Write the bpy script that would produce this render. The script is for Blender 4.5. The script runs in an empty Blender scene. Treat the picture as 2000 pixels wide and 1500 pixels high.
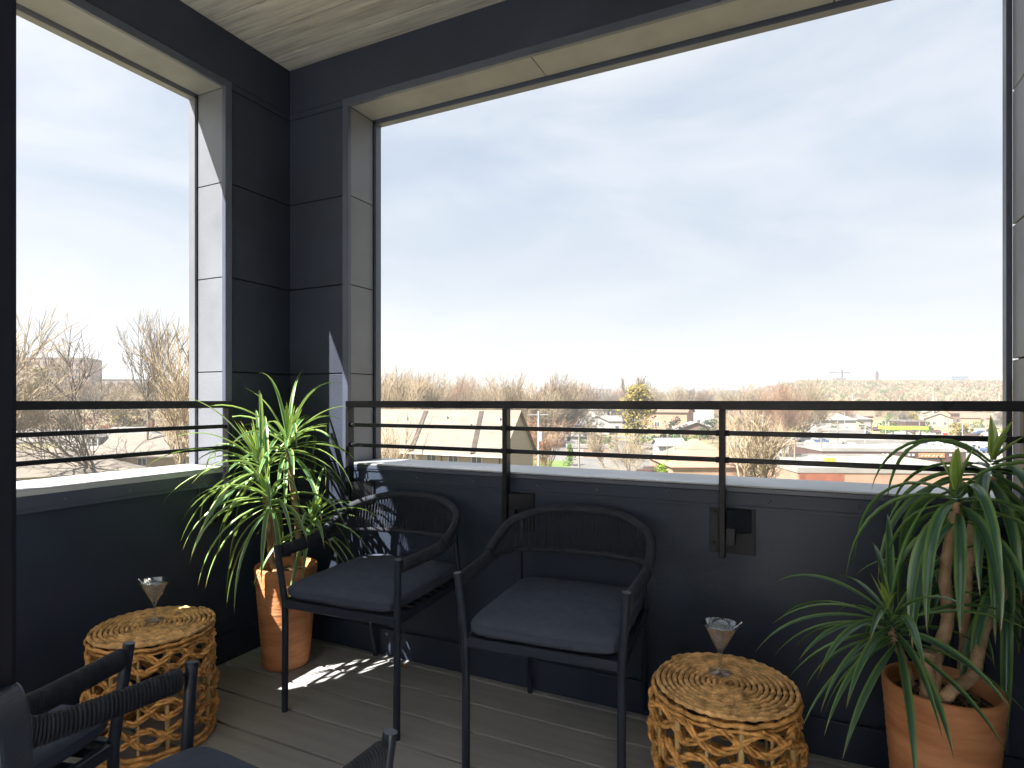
import bpy, math, random
from math import sin, cos, pi, radians, sqrt, hypot
from mathutils import Vector, Matrix, noise
random.seed(7)
C = bpy.context.scene.collection
scene = bpy.context.scene

# ------------------------------------------------------------------ camera
HAZE = .0005
H = 1.15                      # eye height above the deck
F = 1167.0                    # focal length in photo pixels (2000 wide)
HY = 783.0                    # level line in the photo
YAW = radians(25.9)
cam_d = bpy.data.cameras.new('camera'); cam = bpy.data.objects.new('camera', cam_d); C.objects.link(cam)
cam_d.sensor_width = 36; cam_d.lens = 36*F/2000
cam_d.shift_y = (HY-750)/2000
cam_d.clip_start = 0.02; cam_d.clip_end = 9000
cam.location = (0, 0, H); cam.rotation_euler = (radians(90), 0, YAW)
scene.camera = cam
VD = Vector((-sin(YAW), cos(YAW), 0)); VR = Vector((cos(YAW), sin(YAW), 0))
def at(px, py, d):            # survey helper: photo bearing + distance -> place in the world
    p = VD*d + VR*((px-1000)/F*d)
    return Vector((p.x, p.y, H-(py-HY)*d/F))

# ------------------------------------------------------------------ world + sun
SUNDIR = Vector((.562, .827, -1.21)).normalized()
w = bpy.data.worlds.new('World'); scene.world = w; w.use_nodes = True
nt = w.node_tree; N = nt.nodes; LK = nt.links; N.clear()
out = N.new('ShaderNodeOutputWorld'); bg = N.new('ShaderNodeBackground')
sky = N.new('ShaderNodeTexSky'); sky.sky_type = 'NISHITA'; sky.sun_disc = False
sky.sun_elevation = math.asin(-SUNDIR.z); sky.sun_rotation = math.atan2(-SUNDIR.x, -SUNDIR.y) % (2*pi)
sky.air_density = 1.0; sky.dust_density = 1.0
tc = N.new('ShaderNodeTexCoord'); mp = N.new('ShaderNodeMapping'); mp.inputs['Scale'].default_value = (1.0, 1.3, 3.4)
mp.inputs['Rotation'].default_value = (0.15, 0.1, 0.5)
n1 = N.new('ShaderNodeTexNoise'); n1.inputs['Scale'].default_value = 1.9; n1.inputs['Detail'].default_value = 7; n1.inputs['Roughness'].default_value = .52
n1.inputs['Distortion'].default_value = .5
cr = N.new('ShaderNodeValToRGB'); cr.color_ramp.elements[0].position = .36; cr.color_ramp.elements[1].position = .66
cr.color_ramp.elements[0].color = (1.8, 2.15, 2.66, 1); cr.color_ramp.elements[1].color = (2.95, 3.08, 3.25, 1)
sep = N.new('ShaderNodeSeparateXYZ'); hr = N.new('ShaderNodeMapRange')
hr.inputs['From Min'].default_value = 0.0; hr.inputs['From Max'].default_value = .34; hr.inputs['To Min'].default_value = 1; hr.inputs['To Max'].default_value = 0
hz = N.new('ShaderNodeMix'); hz.data_type = 'RGBA'; hz.inputs[7].default_value = (2.62, 2.66, 2.70, 1)
mx = N.new('ShaderNodeMix'); mx.data_type = 'RGBA'; mx.inputs[0].default_value = .93
LK.new(tc.outputs['Generated'], mp.inputs['Vector']); LK.new(mp.outputs[0], n1.inputs['Vector'])
LK.new(n1.outputs['Fac'], cr.inputs[0]); LK.new(tc.outputs['Generated'], sep.inputs[0]); LK.new(sep.outputs['Z'], hr.inputs['Value'])
LK.new(hr.outputs[0], hz.inputs[0]); LK.new(cr.outputs[0], hz.inputs[6])
LK.new(sky.outputs[0], mx.inputs[6]); LK.new(hz.outputs[2], mx.inputs[7])
LK.new(mx.outputs[2], bg.inputs['Color']); bg.inputs['Strength'].default_value = .064
LK.new(bg.outputs[0], out.inputs[0])
sd = bpy.data.lights.new('sun', 'SUN'); sd.energy = 5.0; sd.angle = radians(.5); sd.color = (1, .95, .86)
so = bpy.data.objects.new('sun', sd); C.objects.link(so); so.rotation_euler = SUNDIR.to_track_quat('-Z', 'Y').to_euler()
so.location = (-20, -30, 60)
vs = scene.view_settings; vs.view_transform = 'Standard'; vs.look = 'None'; vs.exposure = 2.15; vs.gamma = 1
cy = scene.cycles
cy.max_bounces = 10; cy.transparent_max_bounces = 16; cy.transmission_bounces = 10; cy.glossy_bounces = 4; cy.diffuse_bounces = 5
cy.caustics_reflective = False; cy.caustics_refractive = False

# ------------------------------------------------------------------ materials
ALB = 1.0
def mat(name, col, rough=.7, var=.12, scale=8, bump=0., bscale=60, metal=0, stretch=(1, 1, 1), col2=None, spec=.5, detail=5, coat=0):
    col = tuple(c*ALB for c in col); col2 = tuple(c*ALB for c in col2) if col2 else None
    m = bpy.data.materials.new(name); m.use_nodes = True
    nt = m.node_tree; N = nt.nodes; L = nt.links
    b = N['Principled BSDF']; b.inputs['Roughness'].default_value = rough; b.inputs['Metallic'].default_value = metal
    b.inputs['Specular IOR Level'].default_value = spec
    tc = N.new('ShaderNodeTexCoord'); mp = N.new('ShaderNodeMapping'); mp.inputs['Scale'].default_value = stretch
    L.new(tc.outputs['Object'], mp.inputs[0])
    n = N.new('ShaderNodeTexNoise'); n.inputs['Scale'].default_value = scale; n.inputs['Detail'].default_value = detail; n.inputs['Roughness'].default_value = .6
    L.new(mp.outputs[0], n.inputs['Vector'])
    r = N.new('ShaderNodeValToRGB'); r.color_ramp.elements[0].position = .3; r.color_ramp.elements[1].position = .7
    a = tuple(max(0, c*(1-var)) for c in col); z = tuple(c*(1+var) for c in (col2 or col))
    r.color_ramp.elements[0].color = (*a, 1); r.color_ramp.elements[1].color = (*z, 1)
    L.new(n.outputs['Fac'], r.inputs[0]); L.new(r.outputs[0], b.inputs['Base Color'])
    n3 = N.new('ShaderNodeTexNoise'); n3.inputs['Scale'].default_value = scale*.7; n3.inputs['Detail'].default_value = 6; L.new(mp.outputs[0], n3.inputs['Vector'])
    rr = N.new('ShaderNodeMapRange'); rr.inputs['From Min'].default_value = .3; rr.inputs['From Max'].default_value = .7; rr.inputs['To Min'].default_value = max(.02, rough-.12); rr.inputs['To Max'].default_value = min(1, rough+.12)
    L.new(n3.outputs['Fac'], rr.inputs['Value']); L.new(rr.outputs[0], b.inputs['Roughness'])
    if bump:
        n2 = N.new('ShaderNodeTexNoise'); n2.inputs['Scale'].default_value = bscale; n2.inputs['Detail'].default_value = 3
        L.new(mp.outputs[0], n2.inputs['Vector'])
        bp = N.new('ShaderNodeBump'); bp.inputs['Strength'].default_value = bump; bp.inputs['Distance'].default_value = .01
        L.new(n2.outputs['Fac'], bp.inputs['Height']); L.new(bp.outputs[0], b.inputs['Normal'])
    m['r'] = 1
    return m
def glass(name, col=(1, 1, 1), ior=1.45, rough=0):
    m = bpy.data.materials.new(name); m.use_nodes = True
    b = m.node_tree.nodes['Principled BSDF']; b.inputs['Base Color'].default_value = (*col, 1)
    b.inputs['Transmission Weight'].default_value = 1; b.inputs['IOR'].default_value = ior; b.inputs['Roughness'].default_value = rough
    return m
M = {}
M['paint'] = mat('dark_paint', (.025, .033, .056), .55, .22, 2.2, .25, 260, spec=.35)
M['paint_low'] = mat('dark_paint_smooth', (.025, .036, .062), .5, .2, 1.6, .10, 120, spec=.35)
M['paint_skylit'] = mat('dark_paint_skylit', (.14, .15, .178), .45, .14, 3, .12, 200)  # same dark paint, lightened in colour for the skylight and gloss it catches
M['trim'] = mat('trim_metal', (.060, .072, .108), .38, .12, 5, .05, 90)
M['sill'] = mat('sill_metal', (.42, .44, .47), .35, .15, 3, .04, 30)
M['white'] = mat('bounce_white', (.80, .79, .76), .7, .03)
M['oak'] = mat('oak_floor', (.50, .40, .28), .5, .15, 3, stretch=(1, 12, 1))
M['post'] = mat('door_post_paint', (.008, .009, .016), .6, .15, 5, spec=.12)
M['joint'] = mat('joint_black', (.012, .013, .016), .8, .1)
M['soffit'] = mat('soffit_board', (.20, .207, .225), .7, .15, 4, .05, 60)
M['rail'] = mat('black_rail', (.009, .010, .014), .38, .15, 12, .06, 120, spec=.25)
M['brk'] = mat('bracket_paint', (.014, .016, .024), .5, .12, 8, spec=.3)
M['screw'] = mat('screw_steel', (.16, .16, .17), .35, .1, metal=.7)
M['deck'] = mat('deck_board', (.34, .34, .35), .75, .07, 3, .25, 26, stretch=(.5, 9, 1), col2=(.37, .37, .38))
M['ceil'] = mat('ceiling_plank', (.285, .28, .27), .6, .17, 3, .3, 40, stretch=(.9, 16, 1), col2=(.40, .392, .375))
M['frame'] = mat('chair_metal', (.022, .030, .050), .42, .1, 10, .05, 200, spec=.4)
M['rope'] = mat('chair_rope', (.026, .032, .048), .8, .25, 60, .35, 700)
M['cushion'] = mat('cushion_fabric', (.062, .078, .122), .88, .12, 40, .45, 900)
M['terra'] = mat('terracotta', (.50, .18, .06), .68, .14, 5, .25, 30, stretch=(1, 1, 5), col2=(.62, .29, .14))
M['soil'] = mat('soil', (.05, .033, .022), .95, .4, 30, .8, 60)
M['bark'] = mat('chip_bark', (.18, .11, .06), .85, .5, 40, .4, 80, col2=(.26, .18, .11))
M['cane'] = mat('cane_bark', (.33, .20, .11), .75, .3, 16, .6, 60, col2=(.40, .27, .17))
M['rattan'] = mat('rattan_cord', (.56, .25, .065), .55, .45, 34, .5, 160, stretch=(1, 1, 1.6), col2=(.80, .43, .14))
M['rattan2'] = mat('rattan_top', (.58, .29, .09), .55, .45, 34, .6, 150, col2=(.85, .52, .22))
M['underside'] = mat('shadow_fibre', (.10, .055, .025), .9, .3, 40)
M['stake'] = mat('rattan_stake', (.62, .43, .19), .5, .18, 12, .2, 80)
M['steel'] = mat('pick_steel', (.75, .75, .78), .2, .03, metal=1)
M['olive'] = mat('olive_skin', (.30, .33, .05), .35, .2, 20)
def thin(name, tint, rough, body=None, k=0):
    m = bpy.data.materials.new(name); m.use_nodes = True; N = m.node_tree.nodes; L = m.node_tree.links; N.remove(N['Principled BSDF'])
    t = N.new('ShaderNodeBsdfTransparent'); t.inputs[0].default_value = (*tint, 1); g = N.new('ShaderNodeBsdfGlossy'); g.inputs['Roughness'].default_value = rough
    lw = N.new('ShaderNodeLayerWeight'); lw.inputs[0].default_value = .22; f = N.new('ShaderNodeMapRange'); f.inputs['To Min'].default_value = .05; f.inputs['To Max'].default_value = .75; L.new(lw.outputs['Facing'], f.inputs['Value']); x = N.new('ShaderNodeMixShader'); L.new(f.outputs[0], x.inputs[0]); L.new(g.outputs[0], x.inputs[2])
    if body:
        d = N.new('ShaderNodeBsdfDiffuse'); n = N.new('ShaderNodeTexNoise'); n.inputs['Scale'].default_value = 60; n.inputs['Distortion'].default_value = 2; r = N.new('ShaderNodeValToRGB')
        r.color_ramp.elements[0].position = .35; r.color_ramp.elements[1].position = .65; r.color_ramp.elements[0].color = (*[c*.72 for c in body], 1); r.color_ramp.elements[1].color = (*body, 1)
        tc = N.new('ShaderNodeTexCoord'); L.new(tc.outputs['Object'], n.inputs['Vector']); L.new(n.outputs['Fac'], r.inputs[0]); L.new(r.outputs[0], d.inputs[0])
        y = N.new('ShaderNodeMixShader'); y.inputs[0].default_value = k; L.new(t.outputs[0], y.inputs[1]); L.new(d.outputs[0], y.inputs[2]); L.new(y.outputs[0], x.inputs[1])
    else: L.new(t.outputs[0], x.inputs[1])
    L.new(x.outputs[0], N['Material Output'].inputs[0]); return m
M['glass'] = thin('clear_glass', (.93, .95, .97), .02)
M['gin'] = thin('drink_white_sheen', (.9, .93, .95), .08, (.85, .88, .90), .36)  # clear drink; bright sky reflections painted in as a streaky white body
M['dryleaf'] = mat('dry_leaf', (.28, .14, .05), .8, .35, 60)

def leaf_mat(name, mid, edge, under):
    m = bpy.data.materials.new(name); m.use_nodes = True
    N = m.node_tree.nodes; L = m.node_tree.links; b = N['Principled BSDF']
    uv = N.new('ShaderNodeUVMap'); sp = N.new('ShaderNodeSeparateXYZ'); L.new(uv.outputs[0], sp.inputs[0])
    r = N.new('ShaderNodeValToRGB'); e = r.color_ramp.elements
    e[0].position = 0; e[0].color = (*edge, 1); e[1].position = 1; e[1].color = (*edge, 1)
    for p, c in ((.14, edge), (.24, mid), (.46, mid), (.5, tuple(x*1.5 for x in mid)), (.54, mid), (.76, mid), (.86, edge)):
        q = e.new(p); q.color = (*c, 1)
    L.new(sp.outputs['X'], r.inputs[0])
    n = N.new('ShaderNodeTexNoise'); n.inputs['Scale'].default_value = 9; tc = N.new('ShaderNodeTexCoord'); L.new(tc.outputs['Object'], n.inputs['Vector'])
    mr = N.new('ShaderNodeMapRange'); mr.inputs['To Min'].default_value = .55; mr.inputs['To Max'].default_value = 1.4; L.new(n.outputs['Fac'], mr.inputs['Value'])
    mm = N.new('ShaderNodeMix'); mm.data_type = 'RGBA'; mm.blend_type = 'MULTIPLY'; mm.inputs[0].default_value = 1
    tp = N.new('ShaderNodeMapRange'); tp.inputs['From Min'].default_value = .86; tp.inputs['From Max'].default_value = 1.0; L.new(sp.outputs['Y'], tp.inputs['Value'])
    tm_ = N.new('ShaderNodeMix'); tm_.data_type = 'RGBA'; tm_.inputs[7].default_value = (.26, .13, .05, 1); L.new(tp.outputs[0], tm_.inputs[0]); L.new(r.outputs[0], tm_.inputs[6])
    L.new(tm_.outputs[2], mm.inputs[6]); L.new(mr.outputs[0], mm.inputs[7])
    L.new(mm.outputs[2], b.inputs['Base Color']); b.inputs['Roughness'].default_value = .27
    tr = N.new('ShaderNodeBsdfTranslucent'); tr.inputs[0].default_value = (*under, 1)
    b.inputs['Specular IOR Level'].default_value = .75; ms = N.new('ShaderNodeMixShader'); ms.inputs[0].default_value = .22
    L.new(b.outputs[0], ms.inputs[1]); L.new(tr.outputs[0], ms.inputs[2]); L.new(ms.outputs[0], N['Material Output'].inputs[0])
    return m
M['leaf'] = leaf_mat('strap_leaf', (.055, .15, .075), (.30, .42, .13), (.30, .45, .10))
M['leaf_deep'] = leaf_mat('strap_leaf_deep', (.045, .125, .08), (.17, .30, .09), (.20, .34, .06))
M['leaf_young'] = leaf_mat('strap_leaf_young', (.16, .29, .05), (.34, .42, .12), (.40, .55, .08))

# ------------------------------------------------------------------ mesh builder
class MB:
    def __init__(s): s.v = []; s.f = []; s.sm = []; s.uv = None; s.mi = []
    def add(s, vs, fs, smooth=False, mi=0):
        o = len(s.v); s.v += [tuple(p) for p in vs]
        for f in fs: s.f.append(tuple(i+o for i in f)); s.sm.append(smooth); s.mi.append(mi)
    def box(s, x0, x1, y0, y1, z0, z1, mt=None, mi=0):
        vs = [Vector((x, y, z)) for z in (z0, z1) for y in (y0, y1) for x in (x0, x1)]
        if mt: vs = [mt @ p for p in vs]
        s.add(vs, [(0, 2, 3, 1), (4, 5, 7, 6), (0, 1, 5, 4), (2, 6, 7, 3), (0, 4, 6, 2), (1, 3, 7, 5)], False, mi)
        return s
    def bar(s, a, b, w, h=None, up=(0, 0, 1)):          # rectangular bar from a to b
        a = Vector(a); b = Vector(b); h = h or w; d = (b-a).normalized(); u = Vector(up)
        if abs(d.dot(u)) > .99: u = Vector((0, 1, 0))
        r = d.cross(u).normalized(); u = r.cross(d)
        vs = [p+r*i*w/2+u*j*h/2 for p in (a, b) for i, j in ((-1, -1), (1, -1), (1, 1), (-1, 1))]
        s.add(vs, [(3, 2, 1, 0), (4, 5, 6, 7), (0, 1, 5, 4), (1, 2, 6, 5), (2, 3, 7, 6), (3, 0, 4, 7)])
        return s
    def tube(s, pts, rad, n=8, cap=True, sx=1., sy=1., up=None, smooth=True):
        pts = [Vector(p) for p in pts]; m = len(pts)
        if not hasattr(rad, '__len__'): rad = [rad]*m
        prev = None; rings = []
        for i, p in enumerate(pts):
            d = (pts[min(i+1, m-1)]-pts[max(i-1, 0)])
            if d.length < 1e-9: d = Vector((0, 0, 1))
            d.normalize()
            if up is not None:
                r = d.cross(Vector(up))
                if r.length < 1e-4: r = d.cross(Vector((1, 0, 0)))
                r.normalize()
            else:
                if prev is None:
                    q = Vector((0, 0, 1)) if abs(d.z) < .9 else Vector((1, 0, 0)); r = d.cross(q).normalized()
                else:
                    r = prev-d*prev.dot(d); r = r.normalized() if r.length > 1e-6 else d.orthogonal().normalized()
                prev = r
            u = r.cross(d)
            R = rad[i]; Rx, Ry = (R if hasattr(R, '__len__') else (R*sx, R*sy))
            rings.append([p+r*(cos(2*pi*k/n)*Rx)+u*(sin(2*pi*k/n)*Ry) for k in range(n)])
        vs = [q for r in rings for q in r]
        fs = [(i*n+k, i*n+(k+1) % n, (i+1)*n+(k+1) % n, (i+1)*n+k) for i in range(m-1) for k in range(n)]
        s.add(vs, fs, smooth)
        if cap:
            s.add(rings[0], [tuple(range(n))[::-1]]); s.add(rings[-1], [tuple(range(n))])
        return s
    def lathe(s, prof, n=48, c=(0, 0, 0), smooth=True, closed=False):
        m = len(prof); vs = [(c[0]+r*cos(2*pi*k/n), c[1]+r*sin(2*pi*k/n), c[2]+z) for r, z in prof for k in range(n)]
        e = m if closed else m-1
        s.add(vs, [(i*n+k, i*n+(k+1) % n, ((i+1) % m)*n+(k+1) % n, ((i+1) % m)*n+k) for i in range(e) for k in range(n)], smooth)
        return s
    def disc(s, r, z, n=48, c=(0, 0, 0)):
        s.add([(c[0]+r*cos(2*pi*k/n), c[1]+r*sin(2*pi*k/n), c[2]+z) for k in range(n)], [tuple(range(n))]); return s
    def ball(s, c, r, n=10, m=7, sz=1, smooth=True):
        prof = [(max(1e-5, r*sin(pi*i/m)), -r*sz*cos(pi*i/m)) for i in range(m+1)]
        return s.lathe(prof, n, c, smooth)
    def build(s, name, mats, parent=None, loc=None):
        me = bpy.data.meshes.new(name); me.from_pydata(s.v, [], s.f)
        me.polygons.foreach_set('use_smooth', s.sm)
        if not isinstance(mats, (list, tuple)): mats = [mats]
        for x in mats: me.materials.append(x)
        if len(mats) > 1: me.polygons.foreach_set('material_index', s.mi)
        if s.uv:
            l = me.uv_layers.new(name='UVMap')
            for li, lp in enumerate(me.loops): l.data[li].uv = s.uv[lp.vertex_index]
        me.update()
        o = bpy.data.objects.new(name, me); C.objects.link(o)
        if parent is not None: o.parent = parent
        if loc: o.location = loc
        return o
def bevel(o, w=.003, seg=2):
    b = o.modifiers.new('bevel', 'BEVEL'); b.width = w; b.segments = seg; b.limit_method = 'ANGLE'; b.angle_limit = radians(40)
    return o
def spline(P, n):           # Catmull-Rom through P
    P = [Vector(p) for p in P]; Q = [P[0]*2-P[1]]+P+[P[-1]*2-P[-2]]; k = len(P)-1; o = []
    for i in range(n+1):
        t = i/n*k; j = min(int(t), k-1); u = t-j; a, b, c, d = Q[j:j+4]
        o.append(.5*((2*b)+(c-a)*u+(2*a-5*b+4*c-d)*u*u+(3*b-a-3*c+d)*u**3))
    return o
def tag(o, label=None, cat=None, group=None, kind=None):
    if label: o['label'] = label
    if cat: o['category'] = cat
    if group: o['group'] = group
    if kind: o['kind'] = kind
    return o
def thing(name, label, cat, loc=(0, 0, 0), rz=0, group=None):
    o = bpy.data.objects.new(name, None); C.objects.link(o); o.empty_display_size = .1
    o.location = loc; o.rotation_euler = (0, 0, rz); return tag(o, label, cat, group)
def dup(root, label, loc, rz=0, group=None, scale=None):
    def cp(o, par):
        c = o.copy(); C.objects.link(c); c.parent = par
        for ch in list(o.children): cp(ch, c)
        return c
    r = cp(root, None); r.location = loc; r.rotation_euler = (0, 0, rz); r['label'] = label
    if group: r['group'] = group
    if scale: r.scale = (scale,)*3 if not hasattr(scale, '__len__') else scale
    return r

# ------------------------------------------------------------------ the balcony shell
XL, YB, XR, T = -2.293, 2.19, .593, .22
JX = -1.919                       # left jamb of the wide opening
JY0, JY1 = .77, 1.822           # jambs of the side opening
ZS, ZT, ZC = .86, 2.54, 2.792     # sill, head of openings, ceiling
ZJ = (1.28, 1.70, 2.12)
def panels(axis, a0, a1, f, zs, th, mb, g=.0025):
    """cladding panels between the z joints; axis 'x' lies on plane y=f (front f), axis 'y' on plane x=f"""
    for z0, z1 in zip(zs[:-1], zs[1:]):
        if axis == 'x': mb.box(a0, a1, min(f, f+th), max(f, f+th), z0+g, z1-g)
        else: mb.box(min(f, f+th), max(f, f+th), a0, a1, z0+g, z1-g)
# floor
fb = MB(); y = 2.19; ys = []
pitch = .169; y0 = 1.638+pitch*4
k = 0
yy = y0
while yy > -.1:
    fb.box(XL-.02, 1.2, yy-pitch+.0055, min(yy, 2.2)-.0055 if yy-.0055 < 2.2 else 2.2, -.025, 0) if yy-pitch < 2.18 else None
    yy -= pitch
fl = bevel(fb.build('floor', M['deck']), .002, 1); tag(fl, kind='structure')
sub = MB().box(XL-.3, 1.2, -.1, 2.4, -.12, -.03).build('subfloor', M['joint']); sub.parent = fl
# ceiling
cb = MB(); yy = 2.023*1.0275+.157
while yy > -.2:
    cb.box(XL-.01, 1.3, max(yy-.157+.0045, -.2), min(yy-.0045, YB+.005), ZC, ZC+.02); yy -= .157
ce = bevel(cb.build('ceiling', M['ceil']), .0015, 1); tag(ce, kind='structure')
MB().box(XL-T-.02, 2.2, -1.9, YB+T+.02, ZC+.024, ZC+.35).build('roof_slab', M['paint'], ce)

# back wall
wb = MB()
panels('x', XL, JX-.030, YB, (ZS, *ZJ, ZT), .02, wb)
wb.box(XL, JX-.030, YB, YB+.02, ZS-.18, ZS-.0025)
wb.box(XL, XR+T, YB, YB+.02, ZT+.0025+.03, ZC)                       # header face
wb.box(XL, JX-.030, YB, YB+.02, ZT+.0025, ZT+.03)
back = bevel(wb.build('wall_back', M['paint']), .0018, 1); tag(back, kind='structure')
low = MB().box(JX-.03, XR, YB+.0, YB+.03, .0, ZS-.07).box(XL, JX-.03, YB, YB+.03, 0, ZS-.18-.004).build('parapet', M['paint_low'], back)
MB().box(XL-.05, JX-.006, YB+.0201, YB+T-.02, -.1, ZC).box(JX-.006, XR+T, YB+.031, YB+T-.02, -.1, ZS-.03).box(JX-.006, XR+T, YB+.0201, YB+T-.02, ZT+.022, ZC+.02).build('wall_core', M['joint'], back)
MB().box(XL-T, XR+T+.3, YB+T-.02, YB+T, -11, ZS-.02).box(XL-T, JX, YB+T-.02, YB+T, ZS-.02, ZC+.02).box(JX, XR+T+.3, YB+T-.02, YB+T, ZT+.03, ZC+.02).build('outer_skin', M['paint'], back)
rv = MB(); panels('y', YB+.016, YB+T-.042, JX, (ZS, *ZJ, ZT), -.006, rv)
rv.build('jamb_panel', M['paint_skylit'], back)
sf = MB(); xs = (JX, -.985, .1, XR+T)
for a, b_ in zip(xs[:-1], xs[1:]): sf.box(a+.002, b_-.002, YB+.012, YB+T-.046, ZT, ZT+.02)
sf.build('head_soffit', M['soffit'], back)
# trim angle round the opening (face leg + return leg), outer frame
tr = MB()
tr.box(JX-.030, JX, YB-.006, YB+.004, ZS-.06, ZT+.030)
tr.box(JX, XR, YB-.006, YB+.004, ZT, ZT+.030)
tr.box(JX, JX+.004, YB-.006, YB+.016, ZS, ZT)
tr.box(JX+.004, XR, YB-.006, YB+.012, ZT-.004, ZT)
bevel(tr.build('opening_trim', M['trim'], back), .001, 1)
of = MB().box(JX-.002, JX+.014, YB+T-.034, YB+T+.006, ZS, ZT).box(JX-.002, XR+T, YB+T-.034, YB+T+.006, ZT-.016, ZT+.03)
bevel(of.build('outer_frame', M['trim'], back), .001, 1)
# sill sheet + lapped flashing with screws
sl = MB()
vs = []
sl.box(JX+.014, XR+T, YB-.012, YB+T+.02, ZS-.004, ZS+.002)

bevel(sl.build('sill', M['sill'], back), .0015, 1)
bevel(MB().box(JX+.004, XR+T, YB-.014, YB-.008, ZS-.022, ZS-.0045).build('sill_lip', M['trim'], back), .002, 1)
MB().box(JX-.03, XR, YB-.008, YB+.028, ZS-.070, ZS-.0225).box(JX-.03, XR, YB-.014, YB-.0082, ZS-.078, ZS-.068).box(JX-.03, XR, YB-.013, YB-.0083, ZS-.030, ZS-.024).build('flashing', M['paint_low'], back)
for x in (-1.52, -1.235, -.945, -.70, -.43, -.10, .16, .42): MB().ball((x, YB-.008, ZS-.047), .006, 8, 5).build('screw', M['screw'], back)
bb = MB().box(XL+.014, XR-.001, YB-.014, YB-.0002, 0.001, .122)
bevel(bb.build('baseboard', M['paint_low'], back), .004, 2)
MB().box(XR-.062, XR-.055, YB-.006, YB-.0005, .123, ZS-.08).build('corner_bead', M['trim'], back)

# left wall
wl = MB()
panels('y', JY1+.030, YB-.0005, XL, (ZS, *ZJ, ZT), -.02, wl)
wl.box(XL-.02, XL, .15, YB-.0005, ZT+.0325, ZC)
wl.box(XL-.02, XL, JY1+.030, YB-.0005, ZT+.0025, ZT+.03)
panels('y', .15, JY0-.03, XL, (ZS, *ZJ, ZT), -.02, wl)
left = bevel(wl.build('wall_left', M['paint']), .0018, 1); tag(left, kind='structure')
MB().box(XL-.03, XL, .15, YB-.0005, 0, ZS-.07).box(XL-.03, XL, JY1+.03, YB-.0005, ZS-.07, ZS-.0025).box(XL-.03, XL, .15, JY0-.03, ZS-.07, ZS-.0025).build('parapet', M['paint_low'], left)
MB().box(XL-T+.02, XL-.0201, .0, JY0-.006, -.1, ZC).box(XL-T+.02, XL-.031, JY0-.006, JY1+.006, -.1, ZS-.03).box(XL-T+.02, XL-.0201, JY1+.006, YB+.0200, -.1, ZC).box(XL-T+.02, XL-.0201, JY0-.006, JY1+.006, ZT+.022, ZC).build('wall_core', M['joint'], left)
MB().box(XL-T, XL-T+.02, -1.9, YB+T-.0205, -11, ZS-.02).box(XL-T, XL-T+.02, -1.9, JY0, ZS-.02, ZC).box(XL-T, XL-T+.02, JY1, YB+T-.0205, ZS-.02, ZC).box(XL-T, XL-T+.02, JY0, JY1, ZT+.03, ZC).build('outer_skin', M['paint'], left)
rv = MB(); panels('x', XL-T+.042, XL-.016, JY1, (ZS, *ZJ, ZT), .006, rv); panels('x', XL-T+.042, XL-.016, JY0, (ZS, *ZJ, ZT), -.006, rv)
rv.build('jamb_panel', M['paint_skylit'], left)
MB().box(XL-T+.046, XL-.012, JY0, JY1, ZT, ZT+.02).build('head_soffit', M['soffit'], left)
tr = MB()
tr.box(XL-.004, XL+.006, JY1, JY1+.030, ZS-.02, ZT+.030).box(XL-.004, XL+.006, JY0, JY1, ZT, ZT+.030).box(XL-.004, XL+.006, JY0-.03, JY0, ZS-.06, ZT+.030)
tr.box(XL-.016, XL+.006, JY1-.004, JY1, ZS, ZT).box(XL-.012, XL+.006, JY0+.004, JY1-.004, ZT-.004, ZT).box(XL-.016, XL+.006, JY0, JY0+.004, ZS, ZT)
bevel(tr.build('opening_trim', M['trim'], left), .001, 1)
of = MB().box(XL-T-.006, XL-T+.034, JY1-.012, JY1+.002, ZS, ZT).box(XL-T-.006, XL-T+.034, JY0, JY1+.002, ZT-.016, ZT+.03)
bevel(of.build('outer_frame', M['paint_skylit'], left), .001, 1)
sl = MB().box(XL-T-.02, XL+.012, JY0, JY1-.012, ZS-.004, ZS+.002).box(XL+.008, XL+.012, JY0, JY1, ZS-.022, ZS-.0042)
bevel(sl.build('sill', M['sill'], left), .0015, 1)
MB().box(XL-.028, XL+.008, JY0-.2, JY1, ZS-.070, ZS-.0225).box(XL+.0082, XL+.014, JY0-.2, JY1, ZS-.078, ZS-.068).build('flashing', M['trim'], left)
for y in (.95, 1.18, 1.40, 1.70): MB().ball((XL+.008, y, ZS-.047), .006, 8, 5).build('screw', M['screw'], left)
bevel(MB().box(XL+.0002, XL+.014, .16, YB-.0005, .001, .122).build('baseboard', M['paint_low'], left), .004, 2)

# right wall (also forms the right jamb)
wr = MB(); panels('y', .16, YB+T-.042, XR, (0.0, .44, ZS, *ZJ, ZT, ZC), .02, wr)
right = bevel(wr.build('wall_right', M['paint_skylit']), .0018, 1); tag(right, kind='structure')
MB().box(XR+.0201, XR+T, -.0, YB+T-.0206, -.1, ZC+.02).build('wall_core', M['joint'], right)
bevel(MB().box(XR-.014, XR+.002, YB+T-.034, YB+T+.006, ZS+.003, ZT-.017).build('outer_frame', M['trim'], right), .001, 1)

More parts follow.
